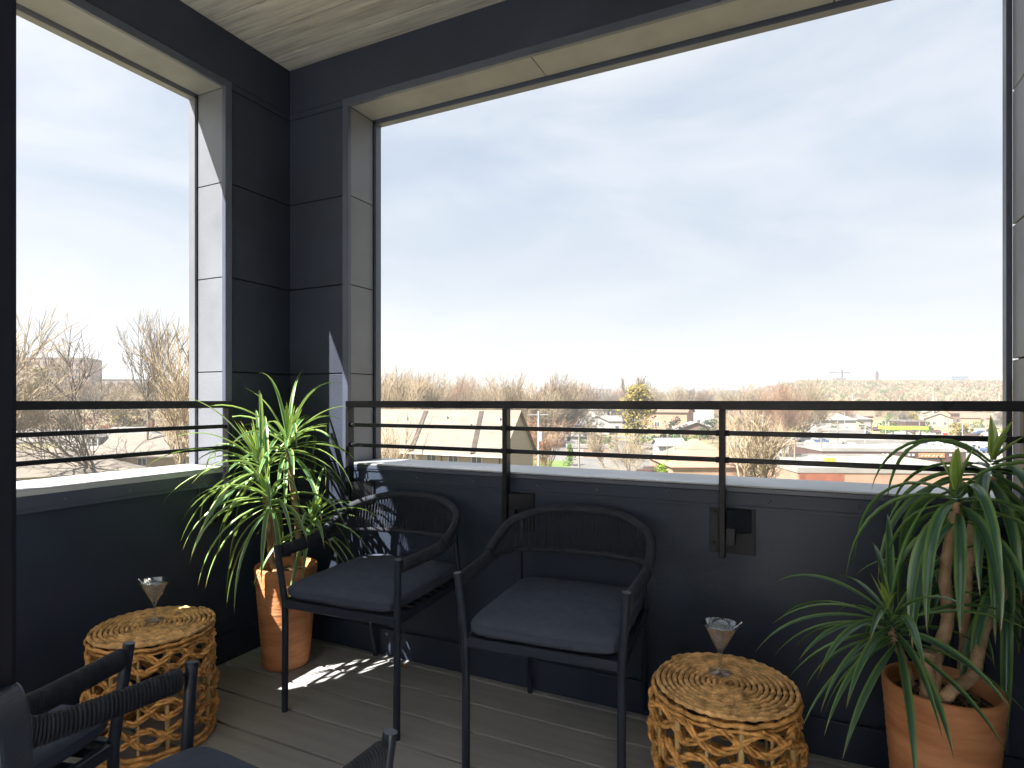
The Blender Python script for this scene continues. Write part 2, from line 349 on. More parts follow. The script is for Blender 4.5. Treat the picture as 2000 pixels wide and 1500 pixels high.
# front (house) wall with the doorway the picture is taken from, and an added white room and terrace bouncing light in
DX0, DX1 = -.3275, .46
wf = MB().box(XL-T+.02, XL+.001, .0, .15, -.05, ZC).box(XL+.001, -.62, .0, .15, -.05, .30).box(XL+.001, -.62, .0, .15, 2.35, ZC).box(-.62, DX0, .0, .15, -.05, ZC).box(DX1, XR+.02, .0, .15, -.05, ZC).box(DX0, DX1, .0, .15, 2.35, ZC)  # unseen opening behind the near chairs, added to let fill light through
front = bevel(wf.build('wall_front', M['post']), .003, 2); tag(front, kind='structure')
RD = -6.5
MB().box(XL-T+.021, XL-T+.1, -1.9, -.001, -.1, ZC+.02).box(XR+.021, XR+.1, -1.9, -.001, -.1, ZC+.02).box(XL-T+.1, XR+.02, -1.9, -.001, ZC-.03, ZC+.0235).build('bounce_room', M['white'], front)
MB().box(XL-T+.1, XR+.021, RD, -.001, -.1, -.002).build('bounce_terrace', M['white'], front)  # unseen white floor running out into the sun, added as a light bounce
# door pull standing off the jamb, rounded at its end
hd = thing('door_handle', 'rounded dark grey pull at the very bottom left corner, on the dark post', 'door handle', (0, 0, 0))
p0 = at(-38, 1330, .27)
def rounded_slab(mb, pts, n, th):
    m = len(pts); vs = [Vector(p)-n*th/2 for p in pts]+[Vector(p)+n*th/2 for p in pts]
    mb.add(vs, [tuple(range(m))[::-1], tuple(range(m, 2*m))]+[(i, (i+1) % m, (i+1) % m+m, i+m) for i in range(m)], False)
hb = MB(); pts = []
c0 = at(0, 1390, .27)
for k in range(13):
    a = pi/2*k/12
    pts.append(at(36-34*(1-sin(a))**1.0*1.0 if 0 else 2+34*cos(pi/2-a)**1.0*1, 1348+(1-cos(a))*150, .27))
for q in ((40, 1560), (42, 1640), (-90, 1640), (-90, 1349)): pts.append(at(q[0], q[1], .27))
rounded_slab(hb, pts, VD, .02)
bevel(hb.build('pull', M['frame'], hd), .004, 3)
MB().bar(at(-80, 1450, .285), at(-80, 1450, .33), .02).build('stem', M['frame'], hd)

# ------------------------------------------------------------------ railings
def rail_bar(mb, a, b, w, h): mb.bar(a, b, w, h)
RZ = (1.135, 1.041, .950)
yr = YB-.055
rb_ = thing('railing', 'long black metal guard rail across the wide opening', 'railing')
bevel(MB().bar((-1.872, yr, RZ[0]), (XR-.004, yr, RZ[0]), .038, .030).build('top_rail', M['rail'], rb_), .003, 2)
px_ = [-1.862, -1.062, -.243, .565]
for z in RZ[1:]:
    for a, b in zip(px_[:-1], px_[1:]):
        m_ = MB().bar((a+.012, yr, z), (b-.012, yr, z), .016, .016)
        m_.tube([(a+.010, yr, z), (a+.022, yr, z)], .011, 8).tube([(b-.022, yr, z), (b-.010, yr, z)], .011, 8)
        bevel(m_.build('bar', M['rail'], rb_), .002, 1)
for i, x in enumerate(px_):
    zb = .62 if i else .66
    po = bevel(MB().bar((x, yr, zb), (x, yr, RZ[0]-.0155), .020, .038, up=(0, 1, 0)).build('post', M['rail'], rb_), .002, 1)
    pm = MB().box(x-.048, x+.10, YB-.010, YB-.0003, .625, .785).box(x+.011, x+.04, YB-.06, YB-.011, .66, .72)
    pm.add([(x+.012, YB-.011, .78), (x+.09, YB-.011, .78), (x+.012, YB-.06, .78), (x+.012, YB-.011, .70), (x+.09, YB-.011, .70), (x+.012, YB-.06, .70)], [(0, 1, 2), (5, 4, 3), (1, 4, 5, 2), (0, 3, 4, 1), (2, 5, 3, 0)])
    bk = bevel(pm.build('bracket', M['brk'], rb_), .0015, 1)
    for q, z in ((-.033, .765), (-.033, .655), (.03, .742)):
        MB().tube([(x+q, YB-.012, z), (x+q, YB-.020, z)], .008, 6, smooth=False).tube([(x+q, YB-.02, z), (x+q, YB-.025, z)], .004, 6).build('bolt', M['rail'], bk)
xr = XL+.055
rl = thing('railing', 'short black metal guard rail across the narrow side opening', 'railing')
bevel(MB().bar((xr, .50, RZ[0]), (xr, 1.80, RZ[0]), .038, .030).build('top_rail', M['rail'], rl), .003, 2)
for z in RZ[1:]:
    bevel(MB().bar((xr, .50, z), (xr, 1.778, z), .016, .016).tube([(xr, 1.766, z), (xr, 1.779, z)], .011, 8).build('bar', M['rail'], rl), .002, 1)
for y in (.62, 1.789):
    bevel(MB().bar((xr, y, .62), (xr, y, RZ[0]-.0155), .020, .038, up=(1, 0, 0)).build('post', M['rail'], rl), .002, 1)
    bevel(MB().box(XL+.0003, XL+.010, y-.10, y+.048, .625, .785).box(XL+.011, XL+.06, y-.04, y-.012, .66, .72).build('bracket', M['brk'], rl), .0015, 1)

# ------------------------------------------------------------------ woven armchair
def half(P): return [Vector((-p[0], p[1], p[2])) for p in P[::-1][1:]]
UP = [(-.262, -.262, .602), (-.269, -.14, .604), (-.277, -.02, .611), (-.278, .075, .646), (-.250, .165, .698), (-.14, .238, .733), (0, .258, .743)]
LO = [(-.262, -.262, .580), (-.267, -.14, .581), (-.272, -.02, .584), (-.268, .065, .592), (-.238, .150, .594), (-.13, .215, .588), (0, .235, .585)]
def make_chair(label):
    t = thing('armchair', label, 'armchair', (0, 0, 0), 0, 'black rope-backed armchairs')
    n = 630
    U = spline([Vector(p) for p in UP]+half(UP), n); L_ = spline([Vector(p) for p in LO]+half(LO), n)
    i0 = int(n*.175)
    def ridge(i): return (.0014, .0004, -.0030)[i % 3]
    # arms: one wrap round both rails
    for rng in (range(4, i0+8), range(n-i0-8, n-3)):
        mb = MB(); P = []; R = []
        for i in rng:
            g = (U[i]-L_[i]).length; P.append((U[i]+L_[i])/2); R.append((.0135+ridge(i)*.9, g/2+.0125+ridge(i)*.9))
        mb.tube(P, R, 12, up=(0, 0, 1)); mb.build('armrest', M['rope'], t)
    mb = MB(); rng = range(i0+4, n-i0-3)
    mb.tube([U[i] for i in rng], [.0155+ridge(i) for i in rng], 10); mb.build('top_rail', M['rope'], t)
    mb = MB(); mb.tube([L_[i] for i in rng], [.0105+ridge(i)*.9 for i in rng], 9); mb.build('lower_rail', M['rope'], t)
    mb = MB(); R = random.Random(3)
    i = i0+2; k = 0
    while i < n-i0-2:
        for s_, off in ((1, .007), (-1, -.005)):
            j = min(max(i+int(5*s_*(1-abs(i-n/2)/(n/2))), 0), n)
            c = Vector((0, 0, 0)); a = U[i]; b = L_[j]; o_ = (Vector((a.x, a.y, 0))-Vector((0, .0, 0))).normalized()*off
            mb.tube([a+o_, (a+b)/2+o_*.8+Vector((R.uniform(-.0008, .0008), 0, 0)), b+o_], .0019, 5, cap=False)
        i += 5; k += 1
    mb.build('rope_back', M['rope'], t)
    for s_ in (-1, 1):
        f = MB().tube([(s_*.243, -.255, .001), (s_*.244, -.252, .30), (s_*.245, -.252, .405), (s_*.253, -.262, .50), (s_*.262, -.276, .618)], .0112, 10, sx=1.0, sy=1.15)
        f.build('leg', M['frame'], t)
        r_ = MB().tube([(s_*.222, .282, .001), (s_*.232, .235, .30), (s_*.238, .215, .42), (s_*.232, .196, .56), (s_*.222, .192, .712)], .0105, 10)
        r_.build('leg', M['frame'], t)
    sb = MB().bar((-.235, -.252, .400), (.235, -.252, .400), .020, .030).bar((-.225, .218, .400), (.225, .218, .400), .018, .028)
    for s_ in (-1, 1): sb.bar((s_*.244, -.242, .400), (s_*.236, .21, .400), .016, .028)
    for k in range(9): y = -.21+k*.05; sb.bar((-.232, y, .408), (.232, y, .408), .028, .006)
    bevel(sb.build('seat_frame', M['frame'], t), .002, 1)
    # cushion
    cu = MB(); nx, ny = 26, 26; a, b = .236, .262
    def sq(u, v):      # square -> rounded square
        return u*sqrt(1-v**8*.5*.22), v*sqrt(1-u**8*.5*.22)
    prof = [(-1, .0), (-.98, .006), (-.9, .0)]
    top = []; R = random.Random(5)
    for sgn in (1, -1):
        vs = []
        for j in range(ny+1):
            for i in range(nx+1):
                u = sin(pi/2*(-1+2*i/nx)); v = sin(pi/2*(-1+2*j/ny))
                X, Y = sq(u, v); e = max(abs(u), abs(v)); q = (1-abs(u)**10)**.5*(1-abs(v)**10)**.5
                z = .450+sgn*(.010+(.022+.010*(1-u*u)*(1-v*v))*q)
                z += .0018*noise.noise(Vector((u*3, v*3, sgn)))*q
                ex = 1+.012*q
                vs.append((X*a*1.0, Y*b-.013, z))
        W = nx+1; fs = []
        for j in range(ny):
            for i in range(nx):
                f = (j*W+i, j*W+i+1, (j+1)*W+i+1, (j+1)*W+i); fs.append(f if sgn > 0 else f[::-1])
        cu.add(vs, fs, True)
        top.append(vs)
    W = nx+1; ring = [i for i in range(W)]+[j*W+nx for j in range(1, W)]+[nx*W+i for i in range(nx-1, -1, -1)]+[j*W for j in range(nx-1, 0, -1)]
    A = [top[0][i] for i in ring]; B = [top[1][i] for i in ring]; m = len(ring)
    cu.add(A+B, [(m+i, m+(i+1) % m, (i+1) % m, i) for i in range(m)], True)
    c = cu.build('seat_cushion', M['cushion'], t)
    pp = MB(); pp.tube([Vector(p)+Vector((0, 0, -.002)) for p in A]+[Vector(A[0])+Vector((0, 0, -.002))], .0022, 5, cap=False); pp.build('piping', M['cushion'], c)
    return t
ch = make_chair('black rope-backed armchair in the corner beside the sunlit potted plant')
ch.location = (-1.497, 1.893, 0); ch.rotation_euler = (0, 0, radians(3.5))
dup(ch, 'black rope-backed armchair between the corner armchair and the right rattan table', (-.722, 1.888, 0), radians(4.5))
dup(ch, 'foreground armchair nearest the camera, its two armrests cut by the bottom edge', (-.875, .520, 0), radians(180-3.5))
dup(ch, 'foreground armchair beside the left rattan table, mostly hidden by the dark post', (-1.513, .480, 0), radians(180+15))

# ------------------------------------------------------------------ rattan stool tables
def make_table(label):
    t = thing('rattan_table', label, 'side table', (0, 0, 0), 0, 'round woven rattan side tables')
    R0, Zt = .190, .392; pitch = .0150; turns = (R0-.006)/pitch
    tp = MB(); steps = int(turns*64); P = []; RR = []
    for i in range(steps+1):
        th = 2*pi*i/64; r = .004+pitch*th/(2*pi)
        arc = pitch*(th/(2*pi))**2*pi                # running length
        ph = arc/.030
        fr = ph-math.floor(ph)
        fat = .0066+.0024*sin(pi*fr)
        P.append((r*cos(th), r*sin(th), Zt-.008+.002*sin(2*pi*ph)+.001*noise.noise(Vector((r*40, th, 0))))); RR.append((fat*1.05, fat))
    # finer sampling where the coil is long
    P2 = []; R2 = []
    th = 0
    while th < 2*pi*turns:
        r = .004+pitch*th/(2*pi); arc = pitch*(th/(2*pi))**2*pi; ph = arc/.031+.37*math.floor(th/(2*pi)); fr = ph-math.floor(ph)
        fat = .0053+.0019*abs(sin(pi*fr))**.8
        P2.append((r*cos(th), r*sin(th), Zt-.0085+.0012*sin(2*pi*fr)+.0015*noise.noise(Vector((r*60, th*2, 0))))); R2.append((fat*.95, fat))
        th += min(.35, .0044/max(r, .01))
    tp.tube(P2, R2, 6, up=(0, 0, 1))
    tp.build('table_top', M['rattan2'], t)
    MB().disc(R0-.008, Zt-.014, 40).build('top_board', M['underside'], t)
    for z, r, rr in ((.368, .187, .006), (.352, .184, .0045), (.012, .186, .010), (.030, .186, .008)):
        MB().tube([(r*cos(2*pi*k/64), r*sin(2*pi*k/64), z+.002*sin(k*1.7)) for k in range(65)], [rr*(1+.12*sin(k*2.1)) for k in range(65)], 6, cap=False).build('hoop', M['rattan'], t)
    for k in range(14):
        a = 2*pi*k/14+.1; x, y = .178*cos(a), .178*sin(a)
        wd = .0075 if k % 2 else .0045
        MB().tube([(x, y, .004), (x*1.008, y*1.008, .2), (x, y, .372)], wd, 7).build('stake', M['stake'], t)
    R = random.Random(4)
    lev = [.322, .246, .168, .088]
    for li, z0 in enumerate(lev):
        wv = MB()
        for s_ in (0, 1):
            base = []
            for k in range(0, 281):
                a = 2*pi*k/280; ph = 6*a+pi*s_+li*pi*.55+.35*sin(2*a+li)
                z = z0+.025*sin(ph)+.004*noise.noise(Vector((a*3, li*5., s_)))
                r = .186+.009*cos(ph)*(1 if s_ else -1)+.003*noise.noise(Vector((a*4, li, s_*7.)))
                base.append(Vector((r*cos(a), r*sin(a), z)))
            for st in range(3):               # three strands twisted into a cord
                P = []
                for k, b in enumerate(base):
                    tw = 2*pi*k/21+st*2*pi/3; d = (base[(k+1) % 280]-b).normalized(); rad = Vector((b.x, b.y, 0)).normalized(); u = d.cross(rad)
                    P.append(b+rad*(.0052*cos(tw))+u*(.0062*sin(tw)))
                wv.tube(P, [.0050+.0011*sin(k*.9+st) for k in range(len(P))], 6, cap=False)
        wv.build('woven_cord', M['rattan'], t)
    return t
T1 = (-1.995, 1.30, 0); T2 = (-.190, 1.708, 0)
tb = make_table('rattan table in the left corner, behind the foreground armchairs'); tb.location = T1
dup(tb, 'rattan table at the right, between the armchair and the right potted plant', T2, .9)

# ------------------------------------------------------------------ cocktail glasses
def make_drink(label):
    t = thing('martini_glass', label, 'cocktail glass', (0, 0, 0), 0, 'cocktail glasses on the rattan tables')
    prof = [(.0001, 0), (.030, 0), (.0315, .0015), (.030, .003), (.012, .0062), (.0048, .012), (.0036, .024), (.0042, .048), (.0075, .060), (.013, .070),
            (.0505, .134), (.0512, .1352), (.0500, .1356), (.0118, .0715), (.0055, .0655), (.0001, .064)]
    MB().lathe(prof, 56).build('glass', M['glass'], t)
    lq = [(.0001, .0650), (.0050, .0662), (.0110, .0720), (.0410, .1228), (.0001, .1232)]
    MB().lathe(lq, 56).build('drink', M['gin'], t)
    return t
def make_pick(label):
    t = thing('cocktail_pick', label, 'cocktail pick', (0, 0, 0), 0, 'steel cocktail picks')
    a = Vector((-.012, .004, .083)); b = Vector((.058, -.004, .139))
    MB().tube([a, b], .0011, 6).ball(b, .0032, 10, 8).build('stick', M['steel'], t)
    c = a.lerp(b, .28); MB().ball(c, .0095, 14, 10, 1.2).build('olive', M['olive'], t)
    return t
g1 = (T1[0]+.02, T1[1]+.005, .3925); g2 = (T2[0]-.013, T2[1]+.045, .3925)
g1 = tuple(at(302, 1211, (H-.394)*F/(1211-HY))[:2])+(.394,)
g2 = tuple(at(1407, 1313, (H-.394)*F/(1313-HY))[:2])+(.394,)
dr = make_drink('clear martini glass standing on the left rattan table'); dr.location = g1
dup(dr, 'clear martini glass standing on the right rattan table', g2)
pk = make_pick('steel pick with an olive in the left martini glass'); pk.location = g1; pk.rotation_euler = (0, 0, radians(205))
dup(pk, 'steel pick with an olive in the right martini glass', g2, radians(28))

# ------------------------------------------------------------------ potted dracaenas
def leaf_strip(mb, p, d, L, wd, droop, R, lim):
    """one strap leaf: folded strip following gravity; uv.x runs across"""
    n = 11; side = d.cross(Vector((0, 0, 1)))
    if side.length < .05: side = Vector((cos(R.uniform(0, 6)), sin(R.uniform(0, 6)), 0))
    side.normalize(); tw = R.uniform(-.5, .5); vs = []; ds = L/n
    curl = R.uniform(-.25, .25)
    base = len(mb.v)
    for i in range(n+1):
        t = i/n
        wid = wd*(min(1, .45+t*2.2))*(1-max(0, (t-.45)/.55)**1.7)
        s_ = (side*cos(tw*t)+d.cross(side)*sin(tw*t)).normalized(); u = s_.cross(d).normalized()
        fold = wid*.28
        vs += [p-s_*wid/2+u*fold, p-s_*wid*.22+u*fold*.3, p.copy(), p+s_*wid*.22+u*fold*.3, p+s_*wid/2+u*fold]
        d = (d+Vector((0, 0, -1))*(droop*ds*(1+2.2*t)*3.2)+side*curl*ds).normalized()
        p = p+d*ds
        if lim:
            if p.y > lim[1]: p.y = lim[1]-R.uniform(0, .006)
            if p.x < lim[0]: p.x = lim[0]+R.uniform(0, .006)
            if p.x > lim[2]: p.x = lim[2]-R.uniform(0, .006)
        side = (side-d*side.dot(d)).normalized()
    mb.add(vs, [(i*5+k, i*5+k+1, (i+1)*5+k+1, (i+1)*5+k) for i in range(n) for k in range(4)], True)
    if mb.uv is None: mb.uv = []
    mb.uv += [(k/4, i/n) for i in range(n+1) for k in range(5)]
def rosette(t, pos, axis, n, L, wd, droop, seed, lim, young=9, bias=None, bw=0, e0=66, e1=86, yl=1., lm='leaf'):
    R = random.Random(seed); mb = MB(); yb = MB(); axis = Vector(axis).normalized()
    q = Vector((0, 0, 1)).rotation_difference(axis)
    for i in range(n):
        k = i/n; az = i*2.39996+R.uniform(-.25, .25); el = radians(e0-e1*k**.8+R.uniform(-9, 9))
        d = q @ Vector((cos(az)*cos(el), sin(az)*cos(el), sin(el)))
        if bias: d = (d+Vector(bias)*bw).normalized()
        p = Vector(pos)-axis*(.07*k)+d*.006
        leaf_strip(mb, p, d, L*R.uniform(.78, 1.08), wd*R.uniform(.8, 1.1), droop*R.uniform(.75, 1.25), R, lim)
    for i in range(young):
        az = i*2.39996; el = radians(R.uniform(60, 84)); d = q @ Vector((cos(az)*cos(el), sin(az)*cos(el), sin(el)))
        leaf_strip(yb, Vector(pos)+axis*.01, d, L*yl*R.uniform(.30, .55), wd*.85, droop*.12, R, lim)
    o = mb.build('leaf_rosette', M[lm], t)
    if young: yb.build('young_leaves', M['leaf_young'], o)
def pot_mesh(t, c):
    prof = [(.0001, .002), (.092, .002), (.097, .008), (.105, .10), (.117, .25), (.127, .385), (.1295, .405), (.1310, .425), (.1290, .434), (.1240, .437), (.1185, .432), (.1150, .41), (.112, .37), (.0001, .36)]
    rip = MB(); n = 72; pr = []
    for (r0, z0), (r1, z1) in zip(prof[:-1], prof[1:]):
        k = max(1, int(abs(z1-z0)/.008))
        for i in range(k): r = r0+(r1-r0)*i/k; z = z0+(z1-z0)*i/k; pr.append((r+(.0007*sin(z*260+sin(z*40)*2) if .03 < z < .39 and r > .1 else 0), z))
    pr.append(prof[-1]); rip.lathe(pr, n, c); rip.build('pot', M['terra'], t)
    so_ = MB(); R = random.Random(2)
    so_.lathe([(.113, .392), (.08, .400), (.04, .404), (.0001, .405)], 40, c); s_ = so_.build('soil', M['soil'], t)
    cb_ = MB()
    for k in range(240):
        a = R.uniform(0, 2*pi); r = .108*sqrt(R.random()); z = .405-.01*r/.1+R.uniform(0, .004); m = Matrix.Translation((c[0]+r*cos(a), c[1]+r*sin(a), c[2]+z)) @ Matrix.Rotation(R.uniform(0, 6), 4, 'Z') @ Matrix.Rotation(R.uniform(-.6, .6), 4, 'X')
        l = R.uniform(.003, .009); cb_.box(-l, l, -l*.5, l*.5, -.0015, .0015, m)
    cb_.build('bark_chips', M['bark'], t)
def cane(t, pts, r0, r1, knob=True):
    P = spline(pts, 36); R = random.Random(int(abs(pts[0][0])*1000))
    MB().tube(P, [r0+(r1-r0)*i/36+.0012*noise.noise(Vector((i*.9, r0*99, 0)))+(.0016 if i % 4 == 0 else 0) for i in range(37)], 10).build('stem', M['cane'], t)
lim1 = (XL+.02, YB-.02, 9)
# left plant
P1 = Vector((-2.035, 1.925, 0))
pl = thing('potted_plant', 'potted strap-leaved plant in the left corner, partly in sun, behind the corner armchair', 'potted plant', (0, 0, 0), 0, 'strap-leaved plants in terracotta pots')
pot_mesh(pl, tuple(P1))
def hd_(px, py, d): return at(px, py, d)
h1 = hd_(562, 862, 2.66); h2 = hd_(505, 902, 2.50); h3 = hd_(522, 968, 2.42); h4 = hd_(612, 1015, 2.52)
cane(pl, [P1+Vector((.02, .03, .39)), P1+Vector((.03, .04, .55)), (h1+P1+Vector((.02, .02, .7)))/2+Vector((0, 0, .0)), h1-Vector((0, 0, .05))], .013, .011)
cane(pl, [P1+Vector((-.03, -.02, .39)), P1+Vector((-.045, -.03, .55)), h2.lerp(P1+Vector((-.05, -.03, .6)), .5), h2-Vector((0, 0, .03))], .012, .009)
cane(pl, [P1+Vector((-.01, -.045, .39)), P1+Vector((-.03, -.06, .5)), h3-Vector((-.01, 0, .05))], .014, .010)
cane(pl, [P1+Vector((.055, .0, .39)), P1+Vector((.06, -.01, .5)), h4-Vector((.0, 0, .05))], .012, .009)
rosette(pl, h1, (.1, 0, 1), 42, .41, .020, .66, 11, lim1, 12, yl=.8, e0=74, e1=90)
rosette(pl, h2, (-.35, -.2, 1), 28, .42, .018, .55, 12, lim1, 10, (-1, -.45, -.05), .4, yl=.9)
rosette(pl, h3, (-.2, -.3, 1), 30, .43, .019, .85, 13, lim1, 6, (-.6, -.5, -.05), .3, yl=.6)
rosette(pl, h4, (.4, -.1, 1), 24, .32, .018, .85, 14, lim1, 7, yl=.8)
# right plant
lim2 = (XL, YB-.02, XR-.012)
P2_ = Vector((.318, 1.835, 0))
pr_ = thing('potted_plant', 'large potted strap-leaved plant at the right edge, next to the right rattan table', 'potted plant', (0, 0, 0), 0, 'strap-leaved plants in terracotta pots')
pot_mesh(pr_, tuple(P2_))
ha = at(1868, 965, 1.50); hb_ = at(1938, 905, 1.62); hc = at(1738, 1205, 1.50); hd2 = at(1975, 1120, 1.60); he = at(1850, 1120, 1.75)
cane(pr_, [at(1822, 1372, 1.46), at(1826, 1290, 1.47), at(1850, 1215, 1.5), at(1846, 1120, 1.5), at(1858, 1040, 1.5), ha-Vector((0, 0, .02))], .017, .010)
cane(pr_, [at(1812, 1370, 1.46), at(1812, 1320, 1.455), at(1814, 1272, 1.455)], .017, .016)
cane(pr_, [at(1838, 1374, 1.44), at(1862, 1345, 1.42), at(1900, 1318, 1.44), at(1918, 1240, 1.50), at(1945, 1180, 1.55), hd2-Vector((0, 0, .03))], .015, .012)
cane(pr_, [at(1880, 1320, 1.60), at(1885, 1230, 1.60), at(1890, 1120, 1.60), at(1905, 1000, 1.6), hb_-Vector((0, 0, .04))], .013, .010)
cane(pr_, [at(1778, 1335, 1.52), at(1765, 1290, 1.52), hc-Vector((0, 0, .03))], .011, .009)
rosette(pr_, ha, (-.1, 0, 1), 23, .42, .029, 1.6, 21, lim2, 4, (-.2, -.25, 0), .2, e0=45, e1=75, yl=.62, lm='leaf_deep')
rosette(pr_, hb_, (.25, -.1, 1), 24, .42, .029, 1.35, 22, lim2, 5, e0=42, e1=70, yl=.6, lm='leaf_deep')
rosette(pr_, hc, (-.25, -.1, 1), 42, .34, .019, .62, 23, lim2, 7, (-.6, -.4, -.02), .3, e0=50, e1=70, yl=.6, lm='leaf_deep')
rosette(pr_, hd2, (.1, -.1, 1), 20, .38, .027, 1.5, 24, lim2, 4, e0=35, e1=65, yl=.5, lm='leaf_deep')
rosette(pr_, he, (0, 0, 1), 14, .30, .022, 1.0, 25, lim2, 3, lm='leaf_deep')
# fallen leaf by the skirting
lf = MB(); c = at(800, 1291, 2.62); lf.add([(c.x-.02, c.y-.055, .004), (c.x, c.y-.07, .014), (c.x+.03, c.y-.06, .006), (c.x+.012, c.y-.04, .018), (c.x-.01, c.y-.035, .006)], [(0, 1, 4), (1, 3, 4), (1, 2, 3)], False)
tag(lf.build('fallen_leaf', M['dryleaf']), 'small dry brown leaf on the deck behind the corner armchair', 'leaf')
#@@EXTERIOR
# ================================================================== EXTERIOR
G = -11.0
def smooth(a, b, x):
    t = max(0, min(1, (x-a)/(b-a))); return t*t*(3-2*t)
def ground_z(x, y):
    p = Vector((x, y, 0)); d = p.dot(VD); l = p.dot(VR)
    if d < 20: return G
    px = 1000+F*l/d
    wl = 1-smooth(330, 620, px); wr_ = smooth(1350, 1600, px)
    zl = G+16*smooth(75, 260, d)+10*smooth(260, 700, d)
    zc = G+9*smooth(250, 500, d)+13*smooth(500, 1500, d)
    zr = G+3*smooth(200, 330, d)+31*smooth(330, 760, d)
    z = zl*wl+(1-wl)*(zc*(1-wr_)+zr*wr_)
    return z+1.2*noise.noise(Vector((x*.01, y*.01, 0)))*smooth(200, 400, d)
def on(px, d, py=None):       # a spot on the terrain at that bearing and distance
    p = at(px, HY, d); p.z = ground_z(p.x, p.y); return p
def zz(py, d): return H-(py-HY)*d/F

ALB = .74
M['grass'] = mat('ground_cover', (.24, .185, .115), .95, .3, .035, col2=(.22, .20, .10), detail=9)
M['asphalt'] = mat('asphalt', (.17, .165, .16), .9, .2, .3)
M['lawn'] = mat('lawn', (.13, .20, .045), .95, .3, .8)
M['roof_tan'] = mat('shingle_tan', (.215, .185, .155), .9, .22, .7, .3, 8, stretch=(.6, 5, 5), detail=10)
M['roof_grey'] = mat('shingle_grey', (.22, .205, .195), .9, .2, 1.5, .3, 8)
M['roof_brown'] = mat('shingle_brown', (.21, .145, .105), .9, .2, 1.5, .3, 8)
M['roof_white'] = mat('membrane_white', (.33, .32, .30), .85, .22, .18, detail=9)
M['side_cream'] = mat('siding_cream', (.40, .355, .27), .8, .1, 1, .3, 6, stretch=(.1, .1, 8))
M['side_white'] = mat('siding_white', (.50, .49, .47), .8, .08, 1)
M['side_beige'] = mat('siding_beige', (.42, .33, .21), .8, .1, 1)
M['side_blue'] = mat('siding_grey_blue', (.22, .26, .32), .8, .1, 1)
M['brick'] = mat('brick_red', (.30, .11, .065), .9, .3, .8, .3, 9, detail=8)
M['brick_pale'] = mat('brick_peach', (.42, .27, .19), .9, .2, .4, detail=8)
M['brick_far'] = mat('brick_far', (.42, .31, .26), .9, .15, .3)
M['win'] = mat('window_dark', (.05, .06, .075), .25, .2, 1)
M['wframe'] = mat('window_frame', (.62, .62, .60), .6, .03)
M['dark'] = mat('dark_brown_wall', (.10, .055, .045), .8, .15, .5)
M['concrete'] = mat('concrete', (.25, .24, .225), .9, .22, .12, detail=9)
M['sign_or'] = mat('sign_orange', (.50, .24, .10), .7, .1)
M['lime'] = mat('lime_canopy', (.38, .60, .06), .6, .05)
M['redp'] = mat('red_paint', (.50, .08, .04), .6, .05)
M['bluep'] = mat('blue_paint', (.06, .11, .22), .5, .05)
M['yel'] = mat('yellow_paint', (.55, .42, .05), .6, .08)
M['wood'] = mat('pole_wood', (.30, .25, .19), .9, .15, 2)
M['metalp'] = mat('pole_metal', (.45, .45, .45), .5, .06)
M['tyre'] = mat('tyre', (.02, .02, .02), .9, .1)
M['barkg'] = mat('bark_grey', (.19, .155, .12), .95, .25, 1.2)
M['barkt'] = mat('bark_tan', (.36, .285, .19), .95, .25, 1.2)
M['barkr'] = mat('twig_red', (.30, .18, .11), .95, .25, 1.2)
M['barkd'] = mat('bark_dark', (.075, .06, .05), .95, .25, 1.2)
M['fol_ochre'] = mat('foliage_ochre', (.24, .19, .035), .9, .35, .6)
M['fol_green'] = mat('foliage_green', (.10, .17, .03), .9, .35, .6)
M['fol_lime'] = mat('foliage_lime', (.22, .33, .03), .9, .3, 1)
M['fol_dark'] = mat('foliage_conifer', (.05, .085, .045), .9, .3, 1)
M['fol_rust'] = mat('foliage_rust', (.28, .12, .06), .9, .3, 1)
M['glassb'] = mat('tower_glass', (.18, .26, .33), .3, .1, .1)

# ground sheet, finer near the balcony
gm = MB(); rs = [0, 15, 30, 50, 75, 100, 130, 165, 200, 240, 280, 320, 360, 400, 450, 500, 560, 620, 690, 760, 850, 1000, 1250, 1500, 1900, 2500, 4500, 8000]
na = 150
for r in rs:
    for k in range(na): a = 2*pi*k/na; x, y = r*cos(a), r*sin(a); gm.v.append((x, y, ground_z(x, y)))
for i in range(len(rs)-1):
    for k in range(na): gm.f.append((i*na+k, (i+1)*na+k, (i+1)*na+(k+1) % na, i*na+(k+1) % na)); gm.sm.append(True); gm.mi.append(0)
tag(gm.build('ground', M['grass']), kind='structure')
def sheet(name, pts, m, dz=.05, sub=1):
    mb = MB(); P = [on(*p) for p in pts]; mb.add([p+Vector((0, 0, dz)) for p in P], [tuple(range(len(P)))[::-1]])
    o = mb.build(name, m); tag(o, kind='structure'); return o
sheet('parking_lot', [(1050, 105), (1420, 96), (1420, 142), (1180, 190), (1075, 190)], M['asphalt'], .05)
sheet('road', [(1110, 192), (1990, 192), (1990, 205), (1110, 205)], M['asphalt'], .06)
sheet('lawn', [(1036, 100), (1105, 100), (1120, 119), (1036, 124)], M['lawn'], .09)
sheet('lawn', [(1290, 82), (1400, 78), (1400, 91), (1290, 94)], M['lawn'], .09)
sheet('parking_lot', [(1420, 92), (1985, 92), (1985, 188), (1420, 188)], M['concrete'], .07)
sheet('parking_lot', [(1420, 60), (1560, 60), (1560, 88), (1420, 88)], M['concrete'], .07)
sheet('road', [(1880, 212), (1915, 212), (1962, 300), (1950, 320)], M['concrete'], .5)

